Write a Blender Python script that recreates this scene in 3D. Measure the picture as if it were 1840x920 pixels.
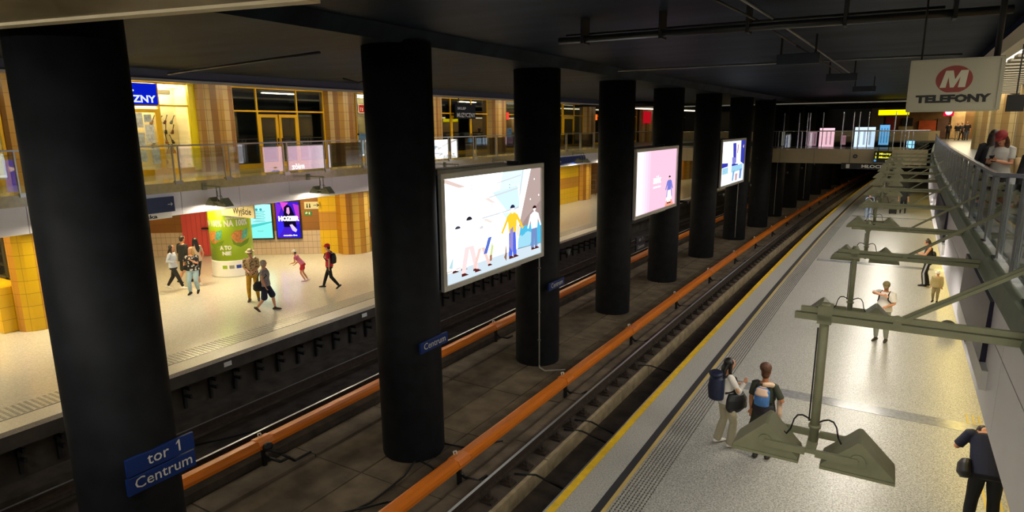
import bpy, bmesh, math, random
from mathutils import Vector, Matrix
random.seed(7)
S = bpy.context.scene
for o in list(bpy.data.objects): bpy.data.objects.remove(o)
COL = S.collection
C2 = 0.000987441092975852          # gentle bend of the whole station (1/m)
EYE = 5.8

# ------------------------------------------------------------------ camera
YAW, PITCH, ROLL, FPX = 0.5386290518903785, 0.20400736392564914, -0.009792252352690945, 1124.763
r_ = Vector((math.cos(YAW), math.sin(YAW), 0)); f0 = Vector((-math.sin(YAW), math.cos(YAW), 0)); z_ = Vector((0, 0, 1))
fw_ = f0 * math.cos(PITCH) - z_ * math.sin(PITCH)
up_ = f0 * math.sin(PITCH) + z_ * math.cos(PITCH)
cr, sr = math.cos(ROLL), math.sin(ROLL)
cx_ = r_ * cr + up_ * sr
cy_ = -r_ * sr + up_ * cr
cam = bpy.data.cameras.new('camera'); co = bpy.data.objects.new('camera', cam); COL.objects.link(co)
m = Matrix((cx_, cy_, -fw_)).transposed().to_4x4(); m.translation = (0, 0, EYE)
co.matrix_world = m
cam.sensor_fit = 'HORIZONTAL'; cam.sensor_width = 36; cam.lens = 36 * FPX / 1840; cam.clip_start = .05; cam.clip_end = 400
S.camera = co
# ------------------------------------------------------------------ world, exposure, light levels
w = bpy.data.worlds.new('underground'); S.world = w; w.use_nodes = True
w.node_tree.nodes['Background'].inputs[0].default_value = (.55, .65, 1, 1)
w.node_tree.nodes['Background'].inputs[1].default_value = .004
S.view_settings.view_transform = 'Standard'; S.view_settings.look = 'None'
S.view_settings.exposure = 0; S.view_settings.gamma = 1; S.view_settings.use_curve_mapping = False
L_LAMP_R = 60.0      # radiance of the platform lamps, right side
L_LAMP_L = 110.0      # same lamps, left side
LMUL = (.55, .85, 1.8, 2.4)   # nearest lamps burn a little dimmer
L_HALL = 92.0         # strip lights under the left gallery
L_SHOP = 6.0         # shop ceilings
L_GAL = 52.0          # light strips along the gallery ceilings
L_NEAR = 75.0        # ceiling lights of the near gallery behind the camera
L_AD = 1.25          # advertising light boxes

# ------------------------------------------------------------------ helpers
def B(x, y): return x + C2 / 2 * y * y
def hd(y): return -math.atan(C2 * y)
def lin(c): return c / 12.92 if c <= .04045 else ((c + .055) / 1.055) ** 2.4
def rgb(h):
    if isinstance(h, str): h = h.lstrip('#'); return tuple(lin(int(h[i:i+2], 16) / 255) for i in (0, 2, 4))
    return h
MATS = {}
def mat(name, col, rough=.6, metal=0, nz=None, emit=0, bump=0, spec=None, col2=None, kind='noise', sheen=0):
    if name in MATS: return MATS[name]
    m = bpy.data.materials.new(name); m.use_nodes = True; MATS[name] = m
    nt = m.node_tree; p = nt.nodes['Principled BSDF']; c = rgb(col)
    p.inputs['Base Color'].default_value = (*c, 1); p.inputs['Roughness'].default_value = rough; p.inputs['Metallic'].default_value = metal
    if spec is not None: p.inputs['Specular IOR Level'].default_value = spec
    if emit:
        p.inputs['Emission Color'].default_value = (*c, 1); p.inputs['Emission Strength'].default_value = emit
    if nz:
        sc, am = nz
        tc = nt.nodes.new('ShaderNodeTexCoord'); mp = nt.nodes.new('ShaderNodeMapping'); nt.links.new(tc.outputs['Object'], mp.inputs[0])
        if isinstance(sc, tuple): mp.inputs['Scale'].default_value = sc; s_ = 1
        else: s_ = sc
        if kind == 'voronoi':
            n = nt.nodes.new('ShaderNodeTexVoronoi'); n.inputs['Scale'].default_value = s_; out = n.outputs['Distance']
        else:
            n = nt.nodes.new('ShaderNodeTexNoise'); n.inputs['Scale'].default_value = s_; n.inputs['Detail'].default_value = 5; out = n.outputs['Fac']
        nt.links.new(mp.outputs[0], n.inputs['Vector'])
        r = nt.nodes.new('ShaderNodeValToRGB'); nt.links.new(out, r.inputs[0])
        d = rgb(col2) if col2 else tuple(v * (1 - am) for v in c)
        e = c if col2 else tuple(min(1, v * (1 + am)) for v in c)
        lo, hi = (.3, .7) if kind == 'noise' else (.25, .45)
        r.color_ramp.elements[0].position = lo; r.color_ramp.elements[1].position = hi
        r.color_ramp.elements[0].color = (*d, 1); r.color_ramp.elements[1].color = (*e, 1)
        nt.links.new(r.outputs[0], p.inputs['Base Color'])
        if bump:
            b = nt.nodes.new('ShaderNodeBump'); b.inputs['Strength'].default_value = bump; b.inputs['Distance'].default_value = .02
            nt.links.new(out, b.inputs['Height']); nt.links.new(b.outputs[0], p.inputs['Normal'])
    return m
def glow(name, col, s):
    if name in MATS: return MATS[name]
    m = bpy.data.materials.new(name); m.use_nodes = True; MATS[name] = m
    nt = m.node_tree; nt.nodes.clear()
    o = nt.nodes.new('ShaderNodeOutputMaterial'); e = nt.nodes.new('ShaderNodeEmission')
    e.inputs[0].default_value = (*rgb(col), 1); e.inputs[1].default_value = s; nt.links.new(e.outputs[0], o.inputs[0])
    return m
def glass(name, tint=(.9, .95, .95), refl=.12, rough=.02):
    if name in MATS: return MATS[name]
    m = bpy.data.materials.new(name); m.use_nodes = True; MATS[name] = m
    nt = m.node_tree; nt.nodes.clear()
    o = nt.nodes.new('ShaderNodeOutputMaterial'); t = nt.nodes.new('ShaderNodeBsdfTransparent'); g = nt.nodes.new('ShaderNodeBsdfGlossy')
    x = nt.nodes.new('ShaderNodeMixShader'); lw = nt.nodes.new('ShaderNodeLayerWeight'); lw.inputs[0].default_value = .35
    ma = nt.nodes.new('ShaderNodeMath'); ma.operation = 'MULTIPLY_ADD'; ma.inputs[1].default_value = .75; ma.inputs[2].default_value = refl
    ma.use_clamp = True
    t.inputs[0].default_value = (*tint, 1); g.inputs['Roughness'].default_value = rough
    nt.links.new(lw.outputs['Fresnel'], ma.inputs[0]); nt.links.new(ma.outputs[0], x.inputs[0])
    nt.links.new(t.outputs[0], x.inputs[1]); nt.links.new(g.outputs[0], x.inputs[2]); nt.links.new(x.outputs[0], o.inputs[0])
    return m
def tiles(name, col, grout, sx, sz, rough=.4, vary=.12, gw=.02, axis='YZ'):
    """square wall tiles by object-space coordinates along a wall (axis) and height"""
    if name in MATS: return MATS[name]
    m = bpy.data.materials.new(name); m.use_nodes = True; MATS[name] = m
    nt = m.node_tree; p = nt.nodes['Principled BSDF']; p.inputs['Roughness'].default_value = rough
    tc = nt.nodes.new('ShaderNodeTexCoord'); sp = nt.nodes.new('ShaderNodeSeparateXYZ'); cb = nt.nodes.new('ShaderNodeCombineXYZ')
    nt.links.new(tc.outputs['Object'], sp.inputs[0])
    ad = nt.nodes.new('ShaderNodeMath'); ad.operation = 'ADD'; nt.links.new(sp.outputs['X'], ad.inputs[0]); nt.links.new(sp.outputs['Y'], ad.inputs[1])
    nt.links.new({'YZ': sp.outputs['Y'], 'XZ': sp.outputs['X'], 'XYZ': ad.outputs[0]}[axis], cb.inputs[0]); nt.links.new(sp.outputs['Z'], cb.inputs[1])
    br = nt.nodes.new('ShaderNodeTexBrick'); br.offset = 0; br.inputs['Scale'].default_value = 1
    br.inputs['Brick Width'].default_value = sx; br.inputs['Row Height'].default_value = sz; br.inputs['Mortar Size'].default_value = gw * .5
    c = rgb(col); br.inputs['Color1'].default_value = (*c, 1); br.inputs['Color2'].default_value = (*[v * (1 - vary) for v in c], 1); br.inputs['Mortar'].default_value = (*rgb(grout), 1)
    nt.links.new(cb.outputs[0], br.inputs['Vector']); nt.links.new(br.outputs['Color'], p.inputs['Base Color'])
    return m

class MB:
    def __init__(s): s.v = []; s.f = []; s.mi = []; s.cur = 0; s.sm = []
    def add(s, vs, fs, smooth=False):
        b = len(s.v); s.v += [Vector(q) for q in vs]
        for f in fs: s.f.append([b + i for i in f]); s.mi.append(s.cur); s.sm.append(smooth)
        return s
    def m(s, i): s.cur = i; return s
    def hexa(s, a):
        return s.add(a, [(0, 3, 2, 1), (4, 5, 6, 7), (0, 1, 5, 4), (1, 2, 6, 5), (2, 3, 7, 6), (3, 0, 4, 7)])
    def box(s, x0, x1, y0, y1, z0, z1, M=None):
        a = [Vector(q) for q in ((x0, y0, z0), (x1, y0, z0), (x1, y1, z0), (x0, y1, z0), (x0, y0, z1), (x1, y0, z1), (x1, y1, z1), (x0, y1, z1))]
        if M: a = [M @ q for q in a]
        return s.hexa(a)
    def cbox(s, x0, x1, y0, y1, z0, z1, step=4):        # box whose long side follows the bend
        n = max(1, int(math.ceil((y1 - y0) / step)))
        return s.sweep([(x0, z0), (x1, z0), (x1, z1), (x0, z1)], [y0 + (y1 - y0) * i / n for i in range(n + 1)])
    def sweep(s, prof, ys, closed=True, smooth=False):  # profile of (x, z) carried along the bend
        n = len(prof); vs = [(B(x, y), y, z) for y in ys for x, z in prof]; fs = []
        for j in range(len(ys) - 1):
            for i in range(n if closed else n - 1):
                k = (i + 1) % n; fs.append((j * n + i, j * n + k, (j + 1) * n + k, (j + 1) * n + i))
        if closed: fs += [tuple(range(n))[::-1], tuple((len(ys) - 1) * n + i for i in range(n))]
        return s.add(vs, fs, smooth)
    def cyl(s, p0, p1, r, n=10, r1=None, smooth=True):
        p0, p1 = Vector(p0), Vector(p1); d = (p1 - p0); r1 = r if r1 is None else r1
        if d.length < 1e-6: return s
        q = d.to_track_quat('Z', 'Y'); vs = []
        for p, rr in ((p0, r), (p1, r1)):
            for i in range(n):
                a = 2 * math.pi * i / n; vs.append(p + q @ Vector((rr * math.cos(a), rr * math.sin(a), 0)))
        s.add(vs, [(i, (i + 1) % n, n + (i + 1) % n, n + i) for i in range(n)], smooth)
        b = len(s.v) - 2 * n
        for f in ([b + i for i in range(n)][::-1], [b + n + i for i in range(n)]): s.f.append(f); s.mi.append(s.cur); s.sm.append(False)
        return s
    def tube(s, pts, r, n=6):
        for a, b in zip(pts[:-1], pts[1:]): s.cyl(a, b, r, n)
        return s
    def bar(s, p0, p1, w, h, up=(0, 0, 1)):             # square bar between two points
        p0, p1, up = Vector(p0), Vector(p1), Vector(up); d = (p1 - p0).normalized(); sd = d.cross(up).normalized(); u = sd.cross(d)
        a = []
        for p in (p0, p1): a += [p - sd * w / 2 - u * h / 2, p + sd * w / 2 - u * h / 2, p + sd * w / 2 + u * h / 2, p - sd * w / 2 + u * h / 2]
        return s.hexa(a)
    def prism(s, poly, O, U, V, N, d):                  # polygon (u, v) in the plane O,U,V pushed d along N
        O, U, V, N = map(Vector, (O, U, V, N)); n = len(poly)
        a = [O + U * u + V * v for u, v in poly]; vs = a + [q + N * d for q in a]
        return s.add(vs, [tuple(range(n))[::-1], tuple(range(n, 2 * n))] + [(i, (i + 1) % n, n + (i + 1) % n, n + i) for i in range(n)])
    def ell(s, c, rx, ry, rz, nu=12, nv=8, M=None):
        c = Vector(c); vs = []; fs = []
        for j in range(1, nv):
            t = math.pi * j / nv
            for i in range(nu):
                a = 2 * math.pi * i / nu; q = Vector((rx * math.sin(t) * math.cos(a), ry * math.sin(t) * math.sin(a), rz * math.cos(t)))
                vs.append(c + (M @ q if M else q))
        t0 = Vector((0, 0, rz)); vs += [c + (M @ t0 if M else t0), c - (M @ t0 if M else t0)]; T = len(vs) - 2
        for j in range(nv - 2):
            for i in range(nu):
                k = (i + 1) % nu; fs.append((j * nu + i, (j + 1) * nu + i, (j + 1) * nu + k, j * nu + k))
        for i in range(nu):
            k = (i + 1) % nu; fs.append((T, i, k)); fs.append((T + 1, (nv - 2) * nu + k, (nv - 2) * nu + i))
        return s.add(vs, fs, True)
    def loft(s, rings, n=14):                           # rings: (centre, ux, uy)
        vs = []; fs = []
        for c, ux, uy in rings:
            for i in range(n):
                a = 2 * math.pi * i / n; vs.append(c + ux * math.cos(a) + uy * math.sin(a))
        k = len(rings)
        for j in range(k - 1):
            for i in range(n):
                q = (i + 1) % n; fs.append((j * n + i, j * n + q, (j + 1) * n + q, (j + 1) * n + i))
        fs += [tuple(range(n))[::-1], tuple((k - 1) * n + i for i in range(n))]
        return s.add(vs, fs, True)
    def lathe(s, prof, O=(0, 0, 0), n=24, smooth=True): # prof: (r, z)
        O = Vector(O); vs = []; fs = []
        for r, z in prof:
            for i in range(n):
                a = 2 * math.pi * i / n; vs.append(O + Vector((r * math.cos(a), r * math.sin(a), z)))
        for j in range(len(prof) - 1):
            for i in range(n):
                q = (i + 1) % n; fs.append((j * n + i, j * n + q, (j + 1) * n + q, (j + 1) * n + i))
        s.add(vs, fs, smooth); b = len(s.v) - n * len(prof)
        for f in ([b + i for i in range(n)][::-1], [b + (len(prof) - 1) * n + i for i in range(n)]): s.f.append(f); s.mi.append(s.cur); s.sm.append(False)
        return s
    def build(s, name, mats, parent=None, world=False, bevel=0):
        if not isinstance(mats, (list, tuple)): mats = [mats]
        vs = s.v; loc = Vector((0, 0, 0))
        if parent is None and vs:
            lo = [min(q[i] for q in vs) for i in range(3)]; hi = [max(q[i] for q in vs) for i in range(3)]
            loc = Vector(((lo[0] + hi[0]) / 2, (lo[1] + hi[1]) / 2, lo[2])); vs = [q - loc for q in vs]
        elif world:
            iv = PW[parent.name].inverted(); vs = [iv @ q for q in vs]
        me = bpy.data.meshes.new(name); me.from_pydata([tuple(q) for q in vs], [], s.f)
        for q in mats: me.materials.append(q)
        me.polygons.foreach_set('material_index', s.mi); me.polygons.foreach_set('use_smooth', s.sm)
        bm = bmesh.new(); bm.from_mesh(me); bmesh.ops.recalc_face_normals(bm, faces=bm.faces); bm.to_mesh(me); bm.free()
        o = bpy.data.objects.new(name, me); COL.objects.link(o); o.location = loc
        if parent: o.parent = parent; PW[o.name] = PW[parent.name]
        else: PW[o.name] = Matrix.Translation(loc)
        if bevel:
            b = o.modifiers.new('bevel', 'BEVEL'); b.width = bevel; b.segments = 2; b.limit_method = 'ANGLE'
        return o
PW = {}
def tag(o, label=None, cat=None, group=None, kind=None):
    if label: o['label'] = label
    if cat: o['category'] = cat
    if group: o['group'] = group
    if kind: o['kind'] = kind
    return o
def thing(name, label, cat, loc=(0, 0, 0), rz=0, group=None):
    o = bpy.data.objects.new(name, None); COL.objects.link(o); o.empty_display_size = .1
    o.location = loc; o.rotation_euler = (0, 0, rz); PW[o.name] = Matrix.Translation(loc) @ Matrix.Rotation(rz, 4, 'Z')
    return tag(o, label, cat, group)
def struct(name, mb, mats, **k): return tag(mb.build(name, mats, **k), kind='structure')
def copy_tree(o, parent=None):
    c = o.copy(); COL.objects.link(c)
    if parent: c.parent = parent
    for ch in o.children: copy_tree(ch, c)
    return c
def text_mb(mb, s, O, U, V, size, d=.004, bold=.0, align='CENTER', width=None):
    """letters as mesh: O origin (baseline), U reading direction, V up"""
    cu = bpy.data.curves.new('letters', 'FONT'); cu.body = s; cu.size = size; cu.align_x = align; cu.offset = bold; cu.resolution_u = 2
    t = bpy.data.objects.new('letters', cu); COL.objects.link(t)
    dg = bpy.context.evaluated_depsgraph_get(); me = bpy.data.meshes.new_from_object(t.evaluated_get(dg))
    U, V, O = Vector(U).normalized(), Vector(V).normalized(), Vector(O); N = U.cross(V); k = 1
    if width and len(me.vertices):
        xs = [q.co.x for q in me.vertices]; k = width / max(1e-4, max(xs) - min(xs))
    vs = [O + U * q.co.x * k + V * q.co.y + N * d for q in me.vertices]
    mb.add(vs, [tuple(p.vertices) for p in me.polygons])
    bpy.data.objects.remove(t); bpy.data.curves.remove(cu); bpy.data.meshes.remove(me)
    return mb
def rect(mb, O, U, V, u0, u1, v0, v1, d=0):
    O, U, V = Vector(O), Vector(U), Vector(V); N = U.cross(V).normalized()
    return mb.add([O + U * u + V * v + N * d for u, v in ((u0, v0), (u1, v0), (u1, v1), (u0, v1))], [(0, 1, 2, 3)])
def poly(mb, O, U, V, pts, d=0):
    O, U, V = Vector(O), Vector(U), Vector(V); N = U.cross(V).normalized()
    return mb.add([O + U * u + V * v + N * d for u, v in pts], [tuple(range(len(pts)))])
def disc(mb, O, U, V, u, v, r, d=0, n=14, ry=None):
    ry = ry or r
    return poly(mb, O, U, V, [(u + r * math.cos(2 * math.pi * i / n), v + ry * math.sin(2 * math.pi * i / n)) for i in range(n)], d)
def yrange(a, b, st): n = max(1, int(math.ceil((b - a) / st))); return [a + (b - a) * i / n for i in range(n + 1)]
# ------------------------------------------------------------------ materials
M_col = mat('black_column_paint', '#191b1f', .6, nz=(3, .3), spec=.15)
M_ceil = mat('dark_ceiling_paint', '#1f2835', .55, nz=((.25, 1.2, 1), .6), spec=.07)
M_bed = mat('dusty_track_concrete', '#615547', .9, nz=(1.7, .45), bump=.3)
M_bed2 = mat('sooty_track_bed', '#453c33', .95, nz=(2.5, .5), bump=.4)
M_plinth = mat('pale_rail_plinth', '#9a8a6c', .9, nz=(3, .35), bump=.3)
M_rail = mat('worn_steel_rail', '#c4c4c2', .35, .7)
M_rust = mat('rusty_steel', '#3a2e26', .8, .3, nz=(9, .4))
M_orange = mat('orange_cover_plastic', '#d9761c', .36, nz=((6, .8, 6), .12))
M_black = mat('black_rubber', '#111112', .6)
M_floorR = mat('grey_speckled_terrazzo', '#9d9c97', .3, nz=(42, .6), spec=.4)
M_floorL = mat('cream_terrazzo', '#d2ccba', .16, nz=(24, .14), spec=.75)
M_edge = mat('pale_granite_edge', '#a3a19b', .45, nz=(40, .35))
M_edgeL = mat('cream_granite_edge', '#c8beA8', .4, nz=(30, .15))
M_yel = mat('yellow_edge_paint', '#d8b010', .5, nz=(7, .15))
M_tan = mat('tan_guide_strip', '#b7a060', .5)
M_dark = mat('dark_joint', '#26262a', .6)
M_fascia = mat('white_enamel_panel', '#dedce2', .33, nz=(.6, .06), spec=1.0)
M_deck = mat('pale_gallery_floor', '#6c716c', .3, nz=(20, .15))
M_green = mat('olive_green_paint', '#8c8d70', .42, nz=(5, .08), spec=.4)
M_green2 = mat('grey_green_edge', '#6f7a66', .5, nz=(4, .1))
M_chrome = mat('brushed_stainless', '#b9bbbd', .22, 1)
M_grey = mat('grey_metal', '#7d7f80', .45, .6)
M_white = mat('white_plastic', '#d8d6cf', .5)
M_blue = mat('signal_blue_plate', '#0d2f72', .4)
M_bluD = mat('navy_plate', '#101a33', .45)
M_cond = mat('pale_conduit', '#a3a29a', .5)
M_glassR = glass('clear_balustrade_glass', (.93, .96, .95), .06)
M_glassL = glass('left_balustrade_glass', (.92, .95, .94), .11)
M_glassS = glass('shop_window_glass', (.8, .84, .84), .10)
M_lit = glow('white_lamp_glass', '#fff3d6', 1)
M_lampR = glow('lamp_light_panel', '#fff7e8', L_LAMP_R)
M_lampL = glow('lamp_light_panel_left', '#fff0d4', L_LAMP_L)
M_hall = glow('hall_light_tube', '#ffe9b0', L_HALL)
M_gal = glow('gallery_light_tube', '#ffeec4', L_GAL)

# ------------------------------------------------------------------ large structure
YS = yrange(-12, 130, 4)
struct('track_bed', MB().sweep([(-15.2, -1.9), (-14.0, -1.75), (-11.9, -1.75), (-11.9, -1.45), (-11.55, -1.45), (-11.55, -1.65), (-7.0, -1.65), (-7.0, -1.40), (-5.9, -1.40), (-5.9, -1.75), (-3.9, -1.75), (-3.9, -2.3), (-15.2, -2.3)], YS), M_bed2)
bw = MB()
for x0, x1, z in ((-11.4, -10.75, -1.56), (-10.7, -9.35, -1.60), (-9.3, -8.35, -1.60), (-8.3, -7.75, -1.58), (-7.7, -7.05, -1.54), (-6.95, -6.62, -1.38)):
    for y in yrange(-4, 126, 2.6)[:-1]: bw.cbox(x0, x1, y + .015, y + 2.585, -1.7, z + random.uniform(-.008, .008))
struct('walkway_slabs', bw, M_bed)
pl = MB()
for y in yrange(-4, 126, 2.17)[:-1]: pl.cbox(-5.95, -5.86, y + .01, y + 2.155, -1.74, -1.385 + random.uniform(-.006, .006))
struct('plinth_kerb', pl, M_plinth)
struct('platform_floor', MB().sweep([(-3.94, 0), (6, 0), (6, -.4), (-3.94, -.4)], YS), M_floorR)
struct('platform_edge_band', MB().sweep([(-4.04, .004), (-3.44, .004), (-3.44, -.22), (-4.04, -.22)], YS), M_edge)
struct('yellow_edge_line', MB().sweep([(-4.045, .008), (-3.915, .008), (-3.915, -.07), (-4.045, -.07)], YS), M_yel)
struct('dark_guide_joint', MB().sweep([(-3.44, .006), (-3.31, .006), (-3.31, -.05), (-3.44, -.05)], YS), M_dark)
struct('tan_guide_line', MB().sweep([(-3.31, .010), (-3.25, .010), (-3.25, -.05), (-3.31, -.05)], YS), M_tan)
tr = MB()
for i in range(8):
    x = -3.20 + i * .058
    for y in yrange(4, 40, .075)[:-1]: tr.box(B(x, y) - .010, B(x, y) + .010, y, y + .045, -.01, .006)
    tr.cbox(x - .008, x + .008, 40, 90, -.01, .006)
struct('tactile_strip', tr, mat('grey_tactile_ridges', '#4b4944', .5))
struct('platform_side', MB().sweep([(-3.98, -.22), (-3.4, -.22), (-3.4, -1.9), (-3.6, -1.9), (-3.6, -.55), (-3.98, -.55)], YS), M_bed2)
jb = MB()
for y in (13.9, 29.5, 45): jb.cbox(-2.7, 5.5, y, y + .42, -.01, .004)
struct('dark_floor_band', jb, mat('worn_dark_floor_band', '#85868a', .2, nz=(14, .2)))
# brass strips for blind passengers by the near wall
bt = MB()
for k in range(5):
    x = 1.72 + k * .1
    bt.cbox(x, x + .03, 8, 14.0, -.01, .008)
    bt.cbox(x, x + .03, 14.3, 14.8, -.01, .008)
struct('brass_guide_strips', bt, mat('brass_strip', '#b5a058', .35, .6))
# left platform
struct('far_platform_floor', MB().sweep([(-15.05, 0), (-42, 0), (-42, -.4), (-15.05, -.4)], YS), M_floorL)
struct('far_platform_edge', MB().sweep([(-14.45, .005), (-15.05, .005), (-15.05, -.10), (-14.45, -.10)], YS), M_edgeL)
struct('far_edge_groove', MB().sweep([(-15.05, .006), (-15.09, .006), (-15.09, -.05), (-15.05, -.05)], YS), M_dark)
tl = MB()
for i in range(9):
    x = -15.16 - i * .075
    for y in yrange(2, 42, .12)[:-1]: tl.box(B(x, y) - .014, B(x, y) + .014, y, y + .055, -.01, .006)
struct('far_tactile_strip', tl, mat('grey_tactile_studs', '#8d8674', .4))
struct('far_platform_side', MB().sweep([(-14.47, -.10), (-14.47, -.42), (-14.95, -.42), (-14.95, -1.9), (-15.4, -1.9), (-15.4, -.10)], YS), mat('sooty_platform_side', '#3c3730', .9, nz=(2, .4)))
# ceiling over the tracks, edge beams
struct('ceiling', MB().sweep([(-21.3, 7.7), (1.75, 7.7), (1.75, 8.0), (-21.3, 8.0)], YS), M_ceil)
struct('ceiling_beam_columns', MB().sweep([(-10.15, 7.44), (-8.5, 7.44), (-8.3, 7.72), (-10.35, 7.72)], YS), M_ceil)
struct('ceiling_beam_left', MB().sweep([(-20.75, 7.42), (-20.55, 7.42), (-20.35, 7.8), (-20.75, 7.8)], YS), mat('navy_beam_paint', '#1c2643', .5))  # navy tint stands in for blue advert light on the beam face
struct('trim_1', MB().sweep([(-20.6, 7.33), (-20.5, 7.33), (-20.5, 7.42), (-20.6, 7.42)], yrange(-2, 50, 4)), mat('pale_ceiling_trim', '#b8b4a6', .5))
struct('near_soffit', MB().add([(-12, 2.4, 6.9), (-8.24, 3.25, 6.9), (-4.4, 4.12, 6.9), (-4.0, -2, 6.9), (-12, -2, 6.9), (-12, 2.4, 7.3), (-8.24, 3.25, 7.3), (-4.4, 4.12, 7.3), (-4.0, -2, 7.3), (-12, -2, 7.3)],
       [(0, 1, 2, 3, 4), (9, 8, 7, 6, 5), (0, 5, 6, 1), (1, 6, 7, 2), (2, 7, 8, 3), (3, 8, 9, 4), (4, 9, 5, 0)]), mat('brown_soffit_panel', '#8a7a5c', .5, nz=(2, .15)))
struct('trim_2', MB().hexa([(-12, 2.27, 6.87), (-8.24, 3.12, 6.87), (-8.24, 3.27, 6.87), (-12, 2.42, 6.87), (-12, 2.27, 6.98), (-8.24, 3.12, 6.98), (-8.24, 3.27, 6.98), (-12, 2.42, 6.98)])
       .hexa([(-8.24, 3.12, 6.87), (-4.4, 3.99, 6.87), (-4.4, 4.14, 6.87), (-8.24, 3.27, 6.87), (-8.24, 3.12, 6.98), (-4.4, 3.99, 6.98), (-4.4, 4.14, 6.98), (-8.24, 3.27, 6.98)]), mat('pale_soffit_trim', '#e2d2ac', .5))
# right gallery (where one stands): slab, fascia, ceiling, wall
YR = yrange(3, 112, 3)
struct('gallery_floor', MB().sweep([(1.2, 3.9), (1.2, 4.05), (9, 4.05), (9, 3.9)], YR), M_deck)
struct('gallery_edge_strip', MB().sweep([(1.12, 3.86), (1.16, 4.07), (1.26, 4.07), (1.26, 3.86)], YR), M_green2)
rf = MB(); ys = yrange(3, 112, 2.4)
for a, b in zip(ys[:-1], ys[1:]):
    rf.sweep([(1.16, 3.86), (1.16, 3.42), (1.2, 3.42), (1.2, 3.86)], [a + .006, b - .006]); rf.sweep([(1.16, 3.405), (1.16, 2.53), (1.2, 2.53), (1.2, 3.405)], [a + .006, b - .006])
struct('gallery_fascia', rf, M_fascia)
struct('gallery_fascia_back', MB().sweep([(1.185, 3.86), (1.185, 2.54), (1.3, 2.54), (1.3, 3.86)], YR), M_dark)
struct('wall_right', MB().sweep([(5.6, 0), (5.6, 3.95), (5.8, 3.95), (5.8, 0)], YS), mat('pale_wall_panel', '#b8ae95', .5))
struct('hall_ceiling_right', MB().sweep([(1.3, 3.7), (5.6, 3.7), (5.6, 3.8), (1.3, 3.8)], YR), mat('white_soffit', '#c9c3b0', .6))

# near cross gallery behind the camera
struct('near_gallery_floor', MB().box(-12, 9, -13, .7, 3.7, 4.05), M_deck)
struct('wall_back', MB().box(-22, 9, -13.3, -13, -2, 8), mat('pale_back_wall', '#a89c80', .6))
for k, (x, y) in enumerate([(-9.5, -1.0), (-6.0, -1.4), (-2.0, -2.5), (2.0, -3.0), (-8, -6), (-3, -7), (3, -7)]):
    t = thing('ceiling_light', f'light tube on the near gallery ceiling behind the viewer, number {k+1} from the left', 'ceiling light', (x, y, 6.74), 0, 'light tubes behind the viewer')
    MB().box(-1.2, 1.2, -.16, .16, .05, .14).build('housing', M_white, t); MB().box(-1.15, 1.15, -.13, .13, 0, .05).build('tube', glow('near_gallery_tube', '#fff8ea', L_NEAR), t)
# ------------------------------------------------------------------ columns between the tracks
COLY = [4.0, 10.36, 16.8, 23.1, 29.3, 35.9, 42.5, 48.7, 55.0, 61.4, 67.8, 74.2, 80.6, 87.0]
CX = -9.3
COLP = {0: (-8.96, 4.2, .648), 1: (-8.99, 10.45, .72), 2: (-9.2, 16.95, .70), 3: (-9.12, 23.2, .69), 4: (-8.98, 29.3, .70), 5: (-8.78, 35.9, .70), 6: (-8.32, 42.5, .70), 7: (-7.9, 48.6, .70)}
ORD = ['nearest', 'second', 'third', 'fourth', 'fifth', 'sixth', 'seventh', 'eighth', 'ninth', 'tenth', 'eleventh', 'twelfth', 'thirteenth', 'fourteenth']
WHAT = ['carrying the tor 1 plate at the left edge', 'just left of the big shopping advert', 'with a pale conduit at the right end of the big advert', 'left of the pink advert', 'at the right end of the pink advert',
        'left of the blue and white advert', 'at the right end of the blue and white advert', 'just left of where the footbridge begins']
for i, y in enumerate(COLY):
    X_, Y_, R_ = COLP.get(i, (B(CX, y), y, .70))
    mb = MB().lathe([(R_ - .05, -1.75), (R_ - .02, -1.64), (R_, -1.56), (R_, 7.5)], (X_, Y_, 0), 40)
    o = mb.build('column', M_col)
    wh = WHAT[i] if i < len(WHAT) else 'in the row, seen under the footbridge'
    tag(o, f'{ORD[i]} round black column {wh}', 'column', 'round black columns between the tracks')
def pipe_on_column(y, a, z0, z1, lab, foot=False):
    x = B(CX, y) + .745 * math.cos(a); yy = y + .745 * math.sin(a)
    pts = [(x, yy, z1), (x, yy, z0 + .1)]
    if foot: pts += [(x + .03, yy - .03, z0 + .04), (x + .25, yy - .10, z0), (x + .75, yy + .3, z0)]
    t = thing('conduit', lab, 'pipe', (x, yy, z0))
    MB().tube(pts, .022, 8).build('tube', M_cond, t, world=True)
    for z in (z0 + .9, (z0 + z1) / 2, z1 - .4): MB().box(x - .04, x + .04, yy - .03, yy + .03, z, z + .04).build('clamp', M_grey, t, world=True)
pipe_on_column(16.8, -.95, -1.58, 2.0, 'pale conduit running down the third column below the big advert', True)
pipe_on_column(42.5, -1.15, -1.5, 2.2, 'thin pale conduit under the blue and white advert')
pipe_on_column(48.7, -1.5, -.4, 7.2, 'thin pale conduit high on the column before the footbridge')
pipe_on_column(55.0, -1.3, -1.5, 3.0, 'pale conduit on the first column seen under the footbridge')
pipe_on_column(67.8, -1.3, -1.5, 3.0, 'pale conduit on a far column seen under the footbridge')

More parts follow.
